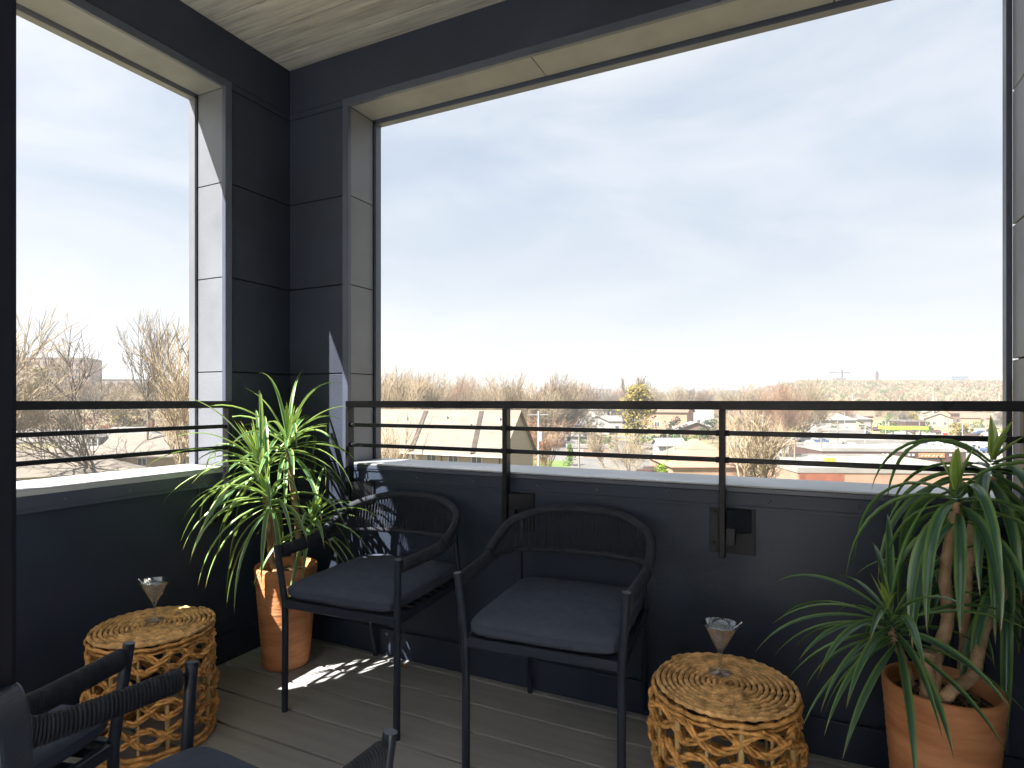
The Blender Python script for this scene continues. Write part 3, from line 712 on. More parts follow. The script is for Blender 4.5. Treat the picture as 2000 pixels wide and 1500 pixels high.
# ---- buildings
BX = Matrix.Rotation(0, 4, 'Z')
def building(name, label, cat, c, rz, w, d, h, wallm, roofm, roof='gable', rh=3, over=.4, wins=(), group=None, door=None, chimney=None, zb=-2):
    """c = middle of the front wall base; front faces local -y; w wide, d deep"""
    t = thing(name, label, cat, c, rz, group)
    wm = MB().box(-w/2, w/2, 0, d, zb, h)
    if roof == 'gable': wm.add([(-w/2, 0, h), (-w/2, d, h), (-w/2, d/2, h+rh), (w/2, 0, h), (w/2, d, h), (w/2, d/2, h+rh)], [(0, 2, 1), (3, 4, 5)])
    if roof == 'gable_front': wm.add([(-w/2, 0, h), (w/2, 0, h), (0, 0, h+rh), (-w/2, d, h), (w/2, d, h), (0, d, h+rh)], [(0, 1, 2), (3, 5, 4)])
    wm.build('wall', wallm, t)
    rm = MB(); o = over; th = .18
    if roof == 'gable':
        k = o*rh/(d/2)
        for s_ in (0, 1):
            e = [(-w/2-o, -o, h-k+.02), (w/2+o, -o, h-k+.02), (w/2+o, d/2, h+rh+.02), (-w/2-o, d/2, h+rh+.02)]
            if s_: e = [(x, d-y, z) for x, y, z in e][::-1]
            rm.add(e+[(x, y, z+th) for x, y, z in e], [(3, 2, 1, 0), (4, 5, 6, 7), (0, 1, 5, 4), (1, 2, 6, 5), (2, 3, 7, 6), (3, 0, 4, 7)])
    elif roof == 'gable_front':
        k = o*rh/(w/2)
        for s_ in (-1, 1):
            e = [(s_*(w/2+o), -o, h-k+.02), (s_*(w/2+o), d+o, h-k+.02), (0, d+o, h+rh+.02), (0, -o, h+rh+.02)]
            if s_ < 0: e = e[::-1]
            rm.add(e+[(x, y, z+th) for x, y, z in e], [(3, 2, 1, 0), (4, 5, 6, 7), (0, 1, 5, 4), (1, 2, 6, 5), (2, 3, 7, 6), (3, 0, 4, 7)])
    elif roof == 'hip':
        i = min(w, d)/2; a = (-w/2-o, -o, h); b = (w/2+o, -o, h); c_ = (w/2+o, d+o, h); e = (-w/2-o, d+o, h)
        r1, r2 = ((-w/2+i, d/2, h+rh), (w/2-i, d/2, h+rh)) if w > d else ((0, w/2, h+rh), (0, d-w/2, h+rh))
        if w > d: fs = [(0, 1, 5, 4), (1, 2, 5), (2, 3, 4, 5), (3, 0, 4), (3, 2, 1, 0)]
        else: fs = [(0, 1, 4), (1, 2, 5, 4), (2, 3, 5), (3, 0, 4, 5), (3, 2, 1, 0)]
        rm.add([a, b, c_, e, r1, r2], fs)
    else:
        rm.box(-w/2+.15, w/2-.15, .15, d-.15, h-.1, h+.02)
        for q in ((-w/2-.08, w/2+.08, -.08, .149), (-w/2-.08, w/2+.08, d-.149, d+.08), (-w/2-.08, -w/2+.149, .15, d-.15), (w/2-.149, w/2+.08, .15, d-.15)): rm.box(*q, h-.2, h+.4)
    ro = rm.build('roof', roofm, t)
    for (x, z, ww, hh) in wins:
        fr = MB().box(x-ww/2-.1, x+ww/2+.1, -.07, -.005, z-.1, z+hh+.1).build('window', M['wframe'], t)
        pm = MB()
        if ww > .9: pm.box(x-ww/2, x-.06, -.09, -.072, z, z+hh).box(x+.06, x+ww/2, -.09, -.072, z, z+hh)
        else: pm.box(x-ww/2, x+ww/2, -.09, -.072, z, z+hh*.48).box(x-ww/2, x+ww/2, -.09, -.072, z+hh*.53, z+hh)
        pm.build('pane', M['win'], fr)
    if door: x, dw, dh, dm = door; MB().box(x-dw/2, x+dw/2, -.08, -.004, .0, dh).build('door', dm, t)
    if chimney: x, y, hh = chimney; MB().box(x-.35, x+.35, y-.35, y+.35, h+rh*.4, h+rh+hh).build('chimney', M['brick'], ro)
    return t
# near townhouses straight ahead-left: facade parallel to the balcony
c = Vector((-46.9, 63, G))
tx = building('townhouse_row', 'cream two-storey building with a broad tan roof, nearest straight beyond the rail', 'building', c, 0, 30, 9.0, 5.9, M['side_cream'], M['roof_tan'], 'gable', 4.9, .45,
    wins=[(x, 3.75, 1.25, 1.6) for x in (-3.4, -.9, 1.9, 5.1, 8.3, 11.6)])
for x0, x1 in ((2.2, 1.4), (11.2, 9.9)):
    MB().bar((x0, -.3, 5.75), (x1, 4.3, 10.75), .6, .3).build('roof_dark_strip', M['joint2'] if 'joint2' in M else M['barkd'], tx)  # dark raised strips slanting from eave to ridge
for x in (-2.2, 6.6, 14.7): MB().box(x-.06, x+.06, -.12, -.004, 0, 5.8).build('downpipe', M['dark'], tx)
for x_, y_, z_ in ((-1, 3.2, 9.1), (5.2, 3.4, 9.3), (9.2, 2.6, 8.4), (13, 3.3, 9.2)): MB().tube([(x_, y_, z_), (x_, y_, z_+.9)], .14, 8).build('vent_pipe', M['metalp'], tx)
MB().box(-15.4, 15.4, -.62, -.505, 5.45, 5.62).build('gutter', M['wframe'], tx)
def cbuild(px, d, **k): return on(px, d)
# left side buildings
c = at(60, 0, 82); c.z = zz(933, 82)-2.4
building('bungalow', 'beige bungalow with two small windows, lowest in the left opening', 'house', c, radians(58), 26, 20, 2.5, M['side_beige'], M['roof_tan'], 'hip', 3.2, .6, wins=[(x, .9, .8, 1.3) for x in (-8.5, -5.2, -1.6, 2.2, 6)])
c = at(95, 0, 128); c.z = zz(888, 128)
building('brick_house', 'red brick house with grey roof, behind the bungalow in the left opening', 'house', c, radians(35), 22, 12, 2.8, M['brick'], M['roof_grey'], 'gable', 2.2, .5, wins=[(x, .6, 1.3, 1.6) for x in (-7, -4.2, 0, 4, 7)])
c = at(215, 0, 112); c.z = zz(893, 112)
hh_ = building('dormer_house', 'grey-roofed house with a white-framed dormer, middle of the left opening', 'house', c, radians(32), 20, 14, 1.2, M['side_beige'], M['roof_grey'], 'hip', 4.2, .5, chimney=(4, 7, 1.0))
dm = MB().box(-5.2, -2.6, 1.2, 4.6, 1.4, 3.7).build('dormer', M['side_blue'], hh_)
fr = MB().box(-5.1, -2.7, 1.12, 1.195, 1.6, 3.5).build('window', M['wframe'], hh_)
MB().box(-4.85, -4.0, 1.09, 1.115, 1.8, 2.5).box(-3.8, -2.95, 1.09, 1.115, 1.8, 2.5).box(-4.85, -4.0, 1.09, 1.115, 2.65, 3.3).box(-3.8, -2.95, 1.09, 1.115, 2.65, 3.3).build('pane', M['win'], fr)
MB().add([(-5.5, 1.0, 3.7), (-2.3, 1.0, 3.7), (-3.9, 1.0, 4.6), (-5.5, 5.5, 3.7), (-2.3, 5.5, 3.7), (-3.9, 5.5, 4.6)], [(0, 1, 2), (3, 5, 4), (0, 2, 5, 3), (1, 4, 5, 2), (0, 3, 4, 1)]) if 0 else None
dr_ = MB(); dr_.add([(-5.5, 1.0, 3.7), (-2.3, 1.0, 3.7), (-3.9, 1.0, 4.6), (-5.5, 5.5, 3.7), (-2.3, 5.5, 3.7), (-3.9, 5.5, 4.6)], [(0, 1, 2), (3, 5, 4), (0, 2, 5, 3), (1, 4, 5, 2), (0, 3, 4, 1)]); dr_.build('dormer_roof', M['roof_grey'], hh_)
c = at(330, 0, 95); c.z = zz(905, 95)-1
building('garage', 'long tan-roofed house behind the bare trees, right side of the left opening', 'house', c, radians(32), 22, 12, 2.2, M['side_beige'], M['roof_tan'], 'gable', 3.0, .5, wins=[(-4, .8, 1.2, 1), (2, .8, 1.2, 1)])
c = at(150, 0, 165); c.z = zz(845, 165)
building('store_shed', 'long low white-roofed building behind the dormer house', 'building', c, radians(30), 30, 10, 2.6, M['side_white'], M['roof_white'], 'flat')
c = at(127, 0, 122); c.z = zz(879, 122)
building('shed', 'small white shed beside the red brick house', 'shed', c, radians(30), 2.0, 2.5, 1.6, M['side_white'], M['side_white'], 'gable_front', .4, .1)
# big brick apartment block upper left
def block(name, label, px, d, pytop, rz, w, dep, wallm, nx, nz, cat='building', h=None, z0=None):
    c = on(px, d); top = zz(pytop, d); hgt = top-c.z
    t = thing(name, label, cat, c, rz); MB().box(-w/2, w/2, 0, dep, -3, hgt).build('wall', wallm, t)
    MB().box(-w/2-.2, w/2+.2, -.2, dep+.2, hgt+.002, hgt+.5).build('roof', M['concrete'], t)
    dx = w/nx; dz = 3.1
    k = 0
    for j in range(nz):
        for i in range(nx):
            z = hgt-1.9-j*dz
            if z < 0 or k >= 90: continue
            k += 1; MB().box(-w/2+dx*(i+.25), -w/2+dx*(i+.75), -.06, -.004, z-1.0, z+.6).build('window', M['win'], t)
    return t
block('apartment_block', 'large pink-brown brick apartment block on the hill, left opening', 95, 300, 700, radians(38), 34, 16, M['brick_far'], 10, 5)
block('apartment_block', 'narrower brick block stepping down beside the large hillside block', 152, 296, 704, radians(38), 10, 14, M['brick_far'], 3, 4)
block('hall', 'low pale building among trees right of the brick blocks, left opening', 225, 330, 742, radians(36), 34, 14, M['side_white'], 8, 1)
block('tower_block', 'small cream block rising behind the bare tree, left end of the wide view', 803, 420, 744, 0, 9, 9, M['side_cream'], 3, 4)

# ---- right-hand commercial strip
def flat(name, label, cat, px0, px1, d, pyt, dep, wallm, roofm, rz=None, hmin=None, **k):
    a = at(px0, 0, d); b = at(px1, 0, d); c = (a+b)/2; g = ground_z(c.x, c.y); top = zz(pyt, d)
    rz = YAW if rz is None else rz
    return building(name, label, cat, Vector((c.x, c.y, g)), rz, (b-a).length, dep, max(1.5, top-g), wallm, roofm, 'flat', **k)
wh = flat('warehouse', 'long flat pale-roofed building with a red brick side, right above the sill', 'building', 1562, 1905, 70, 921, 19, M['brick_pale'], M['roof_white'], radians(23))
MB().box(-10.1, -5.0, -.05, -.004, -1.5, 3.6).build('brick_patch', M['brick'], wh)
for x, y, s_ in ((-3.9, 9, 1.0), (4.5, 12, .6), (-8, 13, .5), (1, 5, .5)): MB().box(x-s_, x+s_, y-.5, y+.5, 4.02, 4.3+s_*.6).build('roof_unit', M['metalp'], wh)
MB().box(-3.6, -2.4, 7.2, 7.9, 4.0, 4.7).build('roof_unit', M['yel'], wh)
ml = flat('mall', 'long dark brown-fronted store with a beige sign band, right', 'store', 1610, 1880, 106, 880, 15, M['dark'], M['roof_white'], radians(22), zb=-1)
b0 = MB().box(4.2, 8.6, -.16, -.085, 2.15, 2.95).build('sign_band', M['sign_or'], ml)
lt = MB()
for k, (x, wv, hv) in enumerate(((4.6, .38, .34), (5.25, .34, .30), (5.85, .22, .40), (6.5, .40, .26), (7.15, .36, .28), (7.85, .38, .34))):
    lt.bar((x, -.175, 2.32), (x+wv, -.175, 2.32+hv), .03, .13)
lt.build('sign_letters', M['wframe'], b0)
for x in (-1.8, -1.1, 2.6, 3.3, 9.6, 10.3): MB().box(x-.2, x+.2, -.13, -.085, 2.4, 2.8).build('window', M['wframe'], ml)
flat('store', 'white store behind the brown-fronted store, far right of centre', 'store', 1655, 1765, 150, 862, 12, M['side_white'], M['roof_white'], radians(20), zb=-1)
st2 = flat('store', 'pale store with a grey-blue front, right of the white store', 'store', 1765, 1795, 148, 862, 10, M['side_blue'], M['roof_white'], radians(20), zb=-1)
flat('store', 'bright white-roofed store left of the parked truck', 'store', 1622, 1688, 165, 842, 14, M['side_white'], M['roof_white'], radians(18), zb=-1)
cn = on(1776, 176); cn_ = thing('fuel_canopy', 'lime green fuel station canopy, right', 'canopy', cn, radians(24))
MB().box(-5.6, 5.6, 0, 6, 3.6, 4.5).build('roof', M['lime'], cn_)
for x in (-4, 0, 4):
    MB().box(x-.15, x+.15, 1, 1.3, 0, 3.6).build('post', M['metalp'], cn_); MB().box(x-.5, x+.5, 2.4, 3.2, 0, 1.7).build('pump', M['redp'], cn_)
sg = on(1821, 150); sg_ = thing('road_sign', 'tall white and blue box sign beside the lime green canopy', 'sign', sg, YAW)
MB().box(-.9, .9, 0, .4, 1.4, 4.1).build('panel', M['side_white'], sg_); MB().box(-.7, .7, -.03, -.002, 1.9, 3.0).build('face', M['bluep'], sg_); MB().box(-.15, .15, .1, .3, 0, 1.4).build('post', M['metalp'], sg_)
sg = on(1846, 156); sg_ = thing('road_sign', 'red and white box sign right of the blue sign', 'sign', sg, YAW)
MB().box(-.7, .7, 0, .4, 1.2, 4.0).build('panel', M['side_white'], sg_); MB().box(-.6, .6, -.03, -.002, 2.9, 3.8).build('face', M['redp'], sg_); MB().box(-.15, .15, .1, .3, 0, 1.2).build('post', M['metalp'], sg_)
flat('long_store', 'long white building under the wooded hill, far right', 'building', 1796, 1868, 300, 812, 14, M['side_white'], M['roof_white'], radians(20))
flat('dark_roof_store', 'dark-roofed low building right behind the lime green canopy', 'building', 1770, 1806, 230, 823, 12, M['dark'], M['roof_grey'], radians(20))
flat('white_terrace', 'row of white flat-roofed buildings just under the top rail, centre right', 'building', 1300, 1392, 260, 797, 12, M['side_white'], M['roof_white'], radians(12), wins=[(x, 2.6, 1.2, 1.4) for x in (-8, -5, -2, 1, 4, 7)])
c = on(1361, 190); building('barn_house', 'brown gabled house with a pale wing, left of the thick rail post', 'house', c, radians(20), 9, 10, 3.6, M['roof_brown'], M['roof_grey'], 'gable_front', 1.6, .5, wins=[(2.6, 1, 1.1, 1.2)], door=(-.8, 3, 2.3, M['side_beige']))
c = on(1332, 192); building('small_house', 'small white gabled house left of the brown gabled house', 'house', c, radians(20), 5, 7, 2.6, M['side_white'], M['roof_grey'], 'gable', 1.2, .3, door=(0, 1.2, 2, M['wframe']))
c = on(1312, 122); building('white_cottage', 'white cottage with a broad window beside the brown-roofed building', 'house', c, radians(24), 5.2, 6, 3.0, M['side_white'], M['roof_white'], 'gable', 1.2, .4, wins=[(-.6, 1, 1.8, 1.2)])
c = on(1388, 86); building('peach_building', 'wide peach-brown-roofed building left of the thick rail post', 'building', c, radians(26), 11, 14, 2.6, M['brick_pale'], M['roof_pe'] if 'roof_pe' in M else mat('roof_peach', (.34, .22, .155), .9, .12, .6), 'hip', 3.6, .3)
for i, (px, d, w_, h_, lab) in enumerate(((1128, 205, 12, 3.8, 'white house with grey gable left of the yellow-green tree'), (1165, 215, 9, 4.6, 'tall white house behind the dark shrubs, left of the yellow-green tree'), (1195, 232, 8, 4.2, 'pale house directly left of the yellow-green tree'), (1098, 225, 9, 5.5, 'white gabled house nearest the white utility pole'))):
    c = on(px, d); building('white_house', lab, 'house', c, radians(14+5*i), w_, 9, h_, M['side_white'], M['roof_grey'], 'gable_front' if i % 2 else 'gable', 2.0, .3, wins=[(-w_*.25, 1.2, 1.2, 1.3), (w_*.25, 1.2, 1.2, 1.3)])
c = on(1148, 128); building('garage', 'low pink-brown garage behind the lawn, centre', 'garage', c, radians(22), 9, 5, 2.2, M['brick_pale'], M['roof_white'], 'flat', wins=[(2, .8, 2.2, .9)], door=(-2, 2.2, 1.8, M['side_white']))
# scattered far houses (too small to tell apart)
R = random.Random(21); hp = []
for k in range(4):
    t = building('far_house', 'small pale house among trees on the far slope', 'house', Vector((0, 0, 0)), 0, 9+k, 8, 3.4+k*.6, (M['side_white'], M['side_cream'], M['side_white'], M['brick_pale'])[k], (M['roof_grey'], M['roof_tan'], M['roof_white'], M['roof_brown'])[k], ('gable', 'gable_front', 'hip', 'gable')[k], 2.2, .4, wins=[(-2, 1.2, 1.1, 1.2), (2, 1.2, 1.1, 1.2)], group='small pale houses on the far slopes')
    t.location = on(1455+k*70, 300+20*k); t.rotation_euler = (0, 0, .3*k); hp.append(t)
spots = [(R.uniform(1080, 1400), R.uniform(480, 900)) for _ in range(46)]+[(R.uniform(1440, 1700), R.uniform(215, 340)) for _ in range(30)]+[(R.uniform(940, 1100), R.uniform(420, 700)) for _ in range(14)]+[(R.uniform(1820, 1960), R.uniform(240, 380)) for _ in range(22)]+[(R.uniform(1080, 1300), R.uniform(240, 330)) for _ in range(10)]
for px, d in spots:
    dup(hp[R.randrange(4)], 'small pale house among trees on the far slope', on(px, d), R.uniform(-.3, 1), scale=R.uniform(.7, 1.1) if px > 1430 else R.uniform(1.0, 1.7))
# skyline
block('ridge_building', 'very long low flat building along the top of the wooded hill', 1700, 800, 743, YAW, 190, 14, M['dark'], 30, 1)
block('glass_tower', 'blue glass block on the skyline, far right', 1875, 1000, 735, YAW, 28, 16, M['glassb'], 5, 3)
block('glass_tower', 'thin pale blue tower on the skyline behind the yellow-green tree', 1268, 1300, 745, YAW, 9, 9, M['glassb'], 2, 5)
block('hill_house', 'white flat-roofed block on the skyline, left of centre', 1148, 700, 761, YAW, 26, 12, M['side_white'], 6, 2)
block('hill_house', 'small brown block on the skyline right of the white one', 1182, 720, 760, YAW, 16, 12, M['brick_far'], 4, 2)
block('hill_house', 'dark-roofed low block on the skyline left of the wooded hill', 1432, 700, 763, YAW, 14, 12, M['concrete'], 4, 1)
block('building_frame', 'unfinished block under the tower crane on the ridge', 1643, 815, 739, YAW, 14, 12, M['concrete'], 4, 2)
c = on(1645, 818); cr_ = thing('tower_crane', 'tower crane on the skyline above the unfinished block', 'crane', c, YAW); zt = zz(728, 818)-c.z
MB().bar((0, 0, 0), (0, 0, zt+4), 1.5).build('mast', M['barkd'], cr_); MB().bar((-18, 0, zt), (10, 0, zt), 1.1).bar((-18, 0, zt), (0, 0, zt+4), .3).bar((10, 0, zt), (0, 0, zt+4), .3).build('jib', M['barkd'], cr_)
c = on(1713, 812); tw_ = thing('brick_chimney', 'slender square tower on the ridge right of the crane', 'tower', c, YAW); zt = zz(722, 812)-c.z
MB().box(-1.5, 1.5, -1.5, 1.5, 0, zt*.8).build('shaft', M['dark'], tw_)
sp = MB(); sp.add([(-1.4, -1.4, zt*.8), (1.4, -1.4, zt*.8), (1.4, 1.4, zt*.8), (-1.4, 1.4, zt*.8), (0, 0, zt)], [(0, 1, 4), (1, 2, 4), (2, 3, 4), (3, 0, 4)]); sp.build('spire', M['barkd'], tw_)

# ---- poles and lamps
def pole(label, px, d, pyt, arms=1, m='wood', r=.14):
    c = on(px, d); t = thing('utility_pole', label, 'utility pole', c, YAW+.2, 'utility poles'); h = zz(pyt, d)-c.z
    MB().tube([(0, 0, -1), (0, 0, h)], [r*1.2, r*.8], 8).build('shaft', M[m], t)
    for k in range(arms): MB().bar((-1.4, 0, h-.5-k*1.0), (1.4, 0, h-.5-k*1.0), .14, .16).build('crossarm', M[m], t)
    ins = MB()
    return t
t = pole('pale utility pole with crossarm and transformer, just right of the tan roof', 1052, 84, 803, 1, 'side_white', .16)
hh = zz(803, 84)-G; MB().tube([(.3, -.3, hh-4.2), (.3, -.3, hh-2.9)], .28, 10).build('transformer', M['side_white'], t)
pole('utility pole in the parking lot left of the bare centre tree', 1131, 88, 840, 1)
pole('thin utility pole standing behind the lime shrubs', 1303, 92, 852, 0, 'wood', .09)
pole('thin utility pole just right of the lime shrubs', 1319, 94, 866, 0, 'wood', .09)
pole('utility pole near the corner of the long brick-sided building', 1552, 84, 862, 1)
pole('tall utility pole behind the warehouse roof', 1636, 120, 822, 1)
pole('utility pole left of the tall one behind the warehouse', 1604, 112, 838, 1)
pole('white light mast below the wooded hill, right of centre', 1665, 300, 770, 0, 'side_white', .3)
pole('white light mast below the hill, near the blue glass block', 1823, 300, 767, 0, 'side_white', .3)
pole('white light mast at the far right edge', 1952, 290, 766, 0, 'side_white', .3)
pole('utility pole in front of the dark-roofed store', 1796, 160, 818, 1)
pole('utility pole among the far right houses', 1852, 190, 812, 1)
c = at(80, 0, 88); c.z = zz(905, 88); t = thing('street_lamp', 'pale street lamp with curved arm in front of the brick house', 'street lamp', c, YAW); h = zz(829, 88)-c.z
MB().tube([(0, 0, 0), (0, 0, h-.3), (-.3, 0, h+.1), (-1.5, 0, h+.35)], .10, 8).build('pole', M['metalp'], t); MB().box(-2.3, -1.4, -.2, .2, h+.28, h+.45).build('lamp_head', M['side_white'], t)
def wire(a, b, sag, label):
    P = [a.lerp(b, k/14)-Vector((0, 0, sag*4*(k/14)*(1-k/14))) for k in range(15)]
    tag(MB().tube(P, .022, 4).build('power_line', M['tyre']), label, 'power line')
wire(at(1034, 812, 84), at(1120, 846, 88), .8, 'overhead wire from the pale pole to the parking lot pole')
wire(at(1131, 843, 88), at(1552, 868, 84), 1.6, 'long overhead wire across the centre of the view')
for k, (px, d, py) in enumerate(((1690, 140, 830), (1730, 170, 822), (1880, 150, 826), (1925, 175, 818), (1650, 200, 806), (1490, 150, 812))):
    c = on(px, d); t_ = thing('street_lamp', ('thin lamp mast left of the white store', 'thin lamp mast left of the lime green canopy', 'thin lamp mast below the ochre broad tree', 'thin lamp mast nearest the right jamb', 'thin lamp mast behind the white-roofed store', 'thin lamp mast between the bare trees right of the thick post')[k], 'street lamp', c, YAW, 'thin lamp masts in the lots'); h_ = zz(py, d)-c.z
    MB().tube([(0, 0, 0), (0, 0, h_)], .12, 6).build('pole', M['metalp'], t_); MB().box(-1.1, .1, -.12, .12, h_-.02, h_+.14).build('lamp_head', M['side_white'], t_)
for px, y_ in ((-.5, 3), (3.5, 5), (-7, 4), (7.5, 6), (-3, 8)): MB().box(px-.6, px+.6, y_, y_+1.2, 3.0, 4.1).build('roof_unit', M['metalp'], ml)
# ---- cars
def make_car(label, m):
    t = thing('parked_car', label, 'car', (0, 0, 0), 0, 'cars parked below')
    b = MB(); pr = [(-2.2, .35), (-2.25, .75), (-2.1, .92), (-1.2, 1.0), (-.6, 1.45), (.9, 1.48), (1.6, 1.02), (2.15, .9), (2.25, .6), (2.2, .35)]
    n = len(pr); vs = [(x, y, z) for y in (-.88, .88) for x, z in pr]
    vs = [(x, y*(.82 if z > 1.1 else 1), z) for x, y, z in vs]
    b.add(vs, [tuple(range(n)), tuple(range(n, 2*n))[::-1]]+[(i, i+n, (i+1) % n+n, (i+1) % n) for i in range(n)]); b.build('body', m, t)
    MB().box(-.95, 1.25, -.80, .80, 1.02, 1.38).build('windows', M['win'], t)
    for x in (-1.4, 1.4):
        for y in (-.85, .85): MB().tube([(x, y-.1, .33), (x, y+.1, .33)], .34, 12, smooth=False).build('wheel', M['tyre'], t)
    return t
c1 = make_car('white car parked nearest the white houses, centre', M['side_white']); c1.location = on(1100, 162)+Vector((0, 0, .1)); c1.rotation_euler = (0, 0, .3)
dup(c1, 'white car behind the garage, right of the nearest white one', on(1122, 160)+Vector((0, 0, .1)), .4)
c2 = make_car('dark grey car parked beside the lime shrubs', M['dark']); c2.location = on(1268, 97)+Vector((0, 0, .06)); c2.rotation_euler = (0, 0, .2)
c3 = make_car('blue car in the lot in front of the white-roofed store', M['bluep']); c3.location = on(1608, 168)+Vector((0, 0, .1)); c3.rotation_euler = (0, 0, .2)
Rr = random.Random(5)
for k in range(70):
    px, d = (Rr.uniform(1440, 1960), Rr.uniform(118, 240))
    dup((c1, c2, c1, c3)[k % 4], 'small parked car in the far right parking lots', on(px, d)+Vector((0, 0, .1)), Rr.choice((.3, 1.9, .35)), group='small cars in the far right parking lots')
t = thing('box_truck', 'white pickup truck left end of the brown-fronted store', 'truck', on(1588, 132)+Vector((0, 0, .08)), .35)
MB().box(-1.4, 3.2, -1, 1, .6, 1.5).build('bed', M['side_white'], t); MB().box(-3.2, -1.45, -1, 1, .5, 2.2).build('cab', M['side_white'], t); MB().box(-2.9, -1.7, -1.02, 1.02, 1.5, 2.0).build('windows', M['win'], t)
for x in (-2.3, 2.1):
    for y in (-.95, .95): MB().tube([(x, y-.12, .42), (x, y+.12, .42)], .42, 10).build('wheel', M['tyre'], t)
c = on(1062, 112); t = thing('bin', 'green wheeled bin on the lawn edge below the pale pole', 'bin', c, .3)
MB().box(-.5, .5, -.4, .4, .1, 1.5).build('body', M['fol_green'], t); MB().box(-.55, .55, -.48, .45, 1.52, 1.62).build('lid', M['fol_dark'], t)
# low wire fence by the lawn
t = thing('fence', 'low grey fence on the grass between lime shrubs and bare trees', 'fence', on(1362, 88), YAW)
MB().bar((-3, 0, 1.2), (3, 0, 1.2), .06).bar((-3, 0, .4), (3, 0, .4), .06).build('rail', M['metalp'], t)
for k in range(7): MB().box(-3+k-.04, -3+k+.04, -.04, .04, 0, 1.3).build('post', M['metalp'], t)

# ------------------------------------------------------------------ trees
def bare(name, label, cat, loc, h, seed, m, spread=.62, lv=5, r0=None, kids=(4, 4, 4, 4, 3), trunk=.28, up=.25, lean=(0, 0), group=None, thick=.022, rz=0, fork=1):
    R = random.Random(seed); tm = MB(); bmm = MB(); r0 = r0 or h*.017
    def grow(p, d, L, r, l, dst):
        n = 4 if l < 3 else (3 if l < 4 else 2); P = [p]; q = p; dd = d
        for i in range(n):
            dd = (dd+Vector((R.uniform(-1, 1), R.uniform(-1, 1), R.uniform(-.7, 1)+up))*.20).normalized(); q = q+dd*L/n; P.append(q)
        re = max(thick*.5, r*.55); RR = [r+(re-r)*i/n for i in range(n+1)]
        dst.tube(P, RR, 7 if l == 0 else (5 if l < 2 else 3), cap=False, smooth=l < 3)
        if l >= lv: return
        k = kids[l]+R.choice((0, 0, 1))
        for i in range(k):
            t = 1 if i == 0 else R.uniform(.35, .98) if l else R.uniform(.62, 1); j = min(int(t*n), n-1); b = P[j].lerp(P[j+1], t*n-j)
            az = R.uniform(0, 2*pi); u = dd.orthogonal().normalized(); v = dd.cross(u)
            s_ = spread*(R.uniform(.5, 1.25) if i else .35)
            nd = (dd*cos(s_)+(u*cos(az)+v*sin(az))*sin(s_)+Vector((0, 0, up*.3))).normalized()
            grow(b, nd, L*(R.uniform(.55, .85) if l else R.uniform(.8, 1.25))*(1 if l else (1-trunk)*.55/trunk), max(thick*.5, r*(.62 if i else .75)), l+1, bmm)
    t = thing(name, label, cat, loc, rz, group)
    grow(Vector((0, 0, -.5)), Vector((lean[0], lean[1], 1)).normalized(), h*trunk, r0, 0, tm)
    tm.build('trunk', m, t); bmm.build('crown', m, t)
    return t
def sc_to(t, h):            # scale a tree so that its top reaches h
    z = max(v.co.z for c in t.children for v in c.data.vertices); s_ = h/z; t.scale = (s_, s_, s_); return t
BT = 'tree'
def tree_at(name, label, px, d, pyt, seed, m, base=None, **k):
    c = on(px, d)
    if base is not None: c.z = zz(base, d)
    h = zz(pyt, d)-c.z
    return sc_to(bare(name, label, BT, c, h, seed, m, **k), h)
tree_at('bare_tree', 'big bare tree at the far left, its crown cut by the dark post', -30, 66, 556, 3, M['barkt'], spread=.60, thick=.022, kids=(6, 5, 4, 4, 4), up=.12)
tree_at('bare_tree', 'dark bare tree with a leaning forked trunk, centre of the left opening', 196, 88, 640, 9, M['barkg'], spread=.75, thick=.024, trunk=.2, lean=(-.25, 0), kids=(5, 4, 4, 3, 3), up=.12, r0=.42)
tree_at('bare_tree', 'tall slender bare tree forking high up in the left opening', 282, 98, 588, 17, M['barkg'], spread=.36, thick=.02, trunk=.45, kids=(3, 4, 4, 3, 3), up=.3, r0=.33)
tree_at('bare_tree', 'tan bare tree beside the pale jamb of the left opening', 352, 62, 606, 23, M['barkt'], spread=.55, thick=.016, kids=(4, 4, 4, 4, 3), trunk=.2)
tree_at('bare_tree', 'thin bare tree behind the brick blocks in the left opening', 140, 190, 650, 31, M['barkt'], spread=.4, thick=.03, lv=4)
tree_at('bare_tree', 'broad yellowish bare tree behind the tan roof', 776, 118, 694, 41, M['barkt'], spread=.55, thick=.03, kids=(6, 5, 4, 4, 3), trunk=.18, up=.25)
tree_at('bare_tree', 'faint tall bare tree at the left end of the wide view', 742, 150, 690, 43, M['barkt'], spread=.5, thick=.03, kids=(4, 4, 4, 3, 3))
tree_at('bare_tree', 'small bare tree standing before the tan roof', 792, 58, 800, 47, M['barkt'], spread=.6, thick=.012, kids=(5, 4, 4, 3, 2))
tree_at('bare_tree', 'wide low bare tree in the parking lot, centre', 1228, 90, 836, 53, M['barkt'], spread=.8, thick=.02, kids=(6, 4, 4, 4, 3), trunk=.15, up=.1)
tree_at('bare_tree', 'bare top of the tall yellow-green tree, centre', 1245, 150, 727, 59, M['barkg'], spread=.4, thick=.022, kids=(3, 4, 4, 3, 3), trunk=.5)
tree_at('bare_tree', 'pale bare tree just right of the thick rail post', 1462, 84, 770, 61, M['barkt'], spread=.55, thick=.018, kids=(5, 5, 4, 4, 3), trunk=.25)
tree_at('bare_tree', 'bare tree with a thick leaning brown trunk, right of the thick post', 1508, 62, 792, 67, M['barkt'], spread=.6, thick=.016, kids=(5, 4, 4, 4, 3), trunk=.25, lean=(-.25, 0), r0=.42)
tree_at('bare_tree', 'thin bare tree beside the brick side of the long building', 1530, 88, 800, 71, M['barkt'], spread=.5, thick=.018, kids=(5, 4, 4, 3, 3))
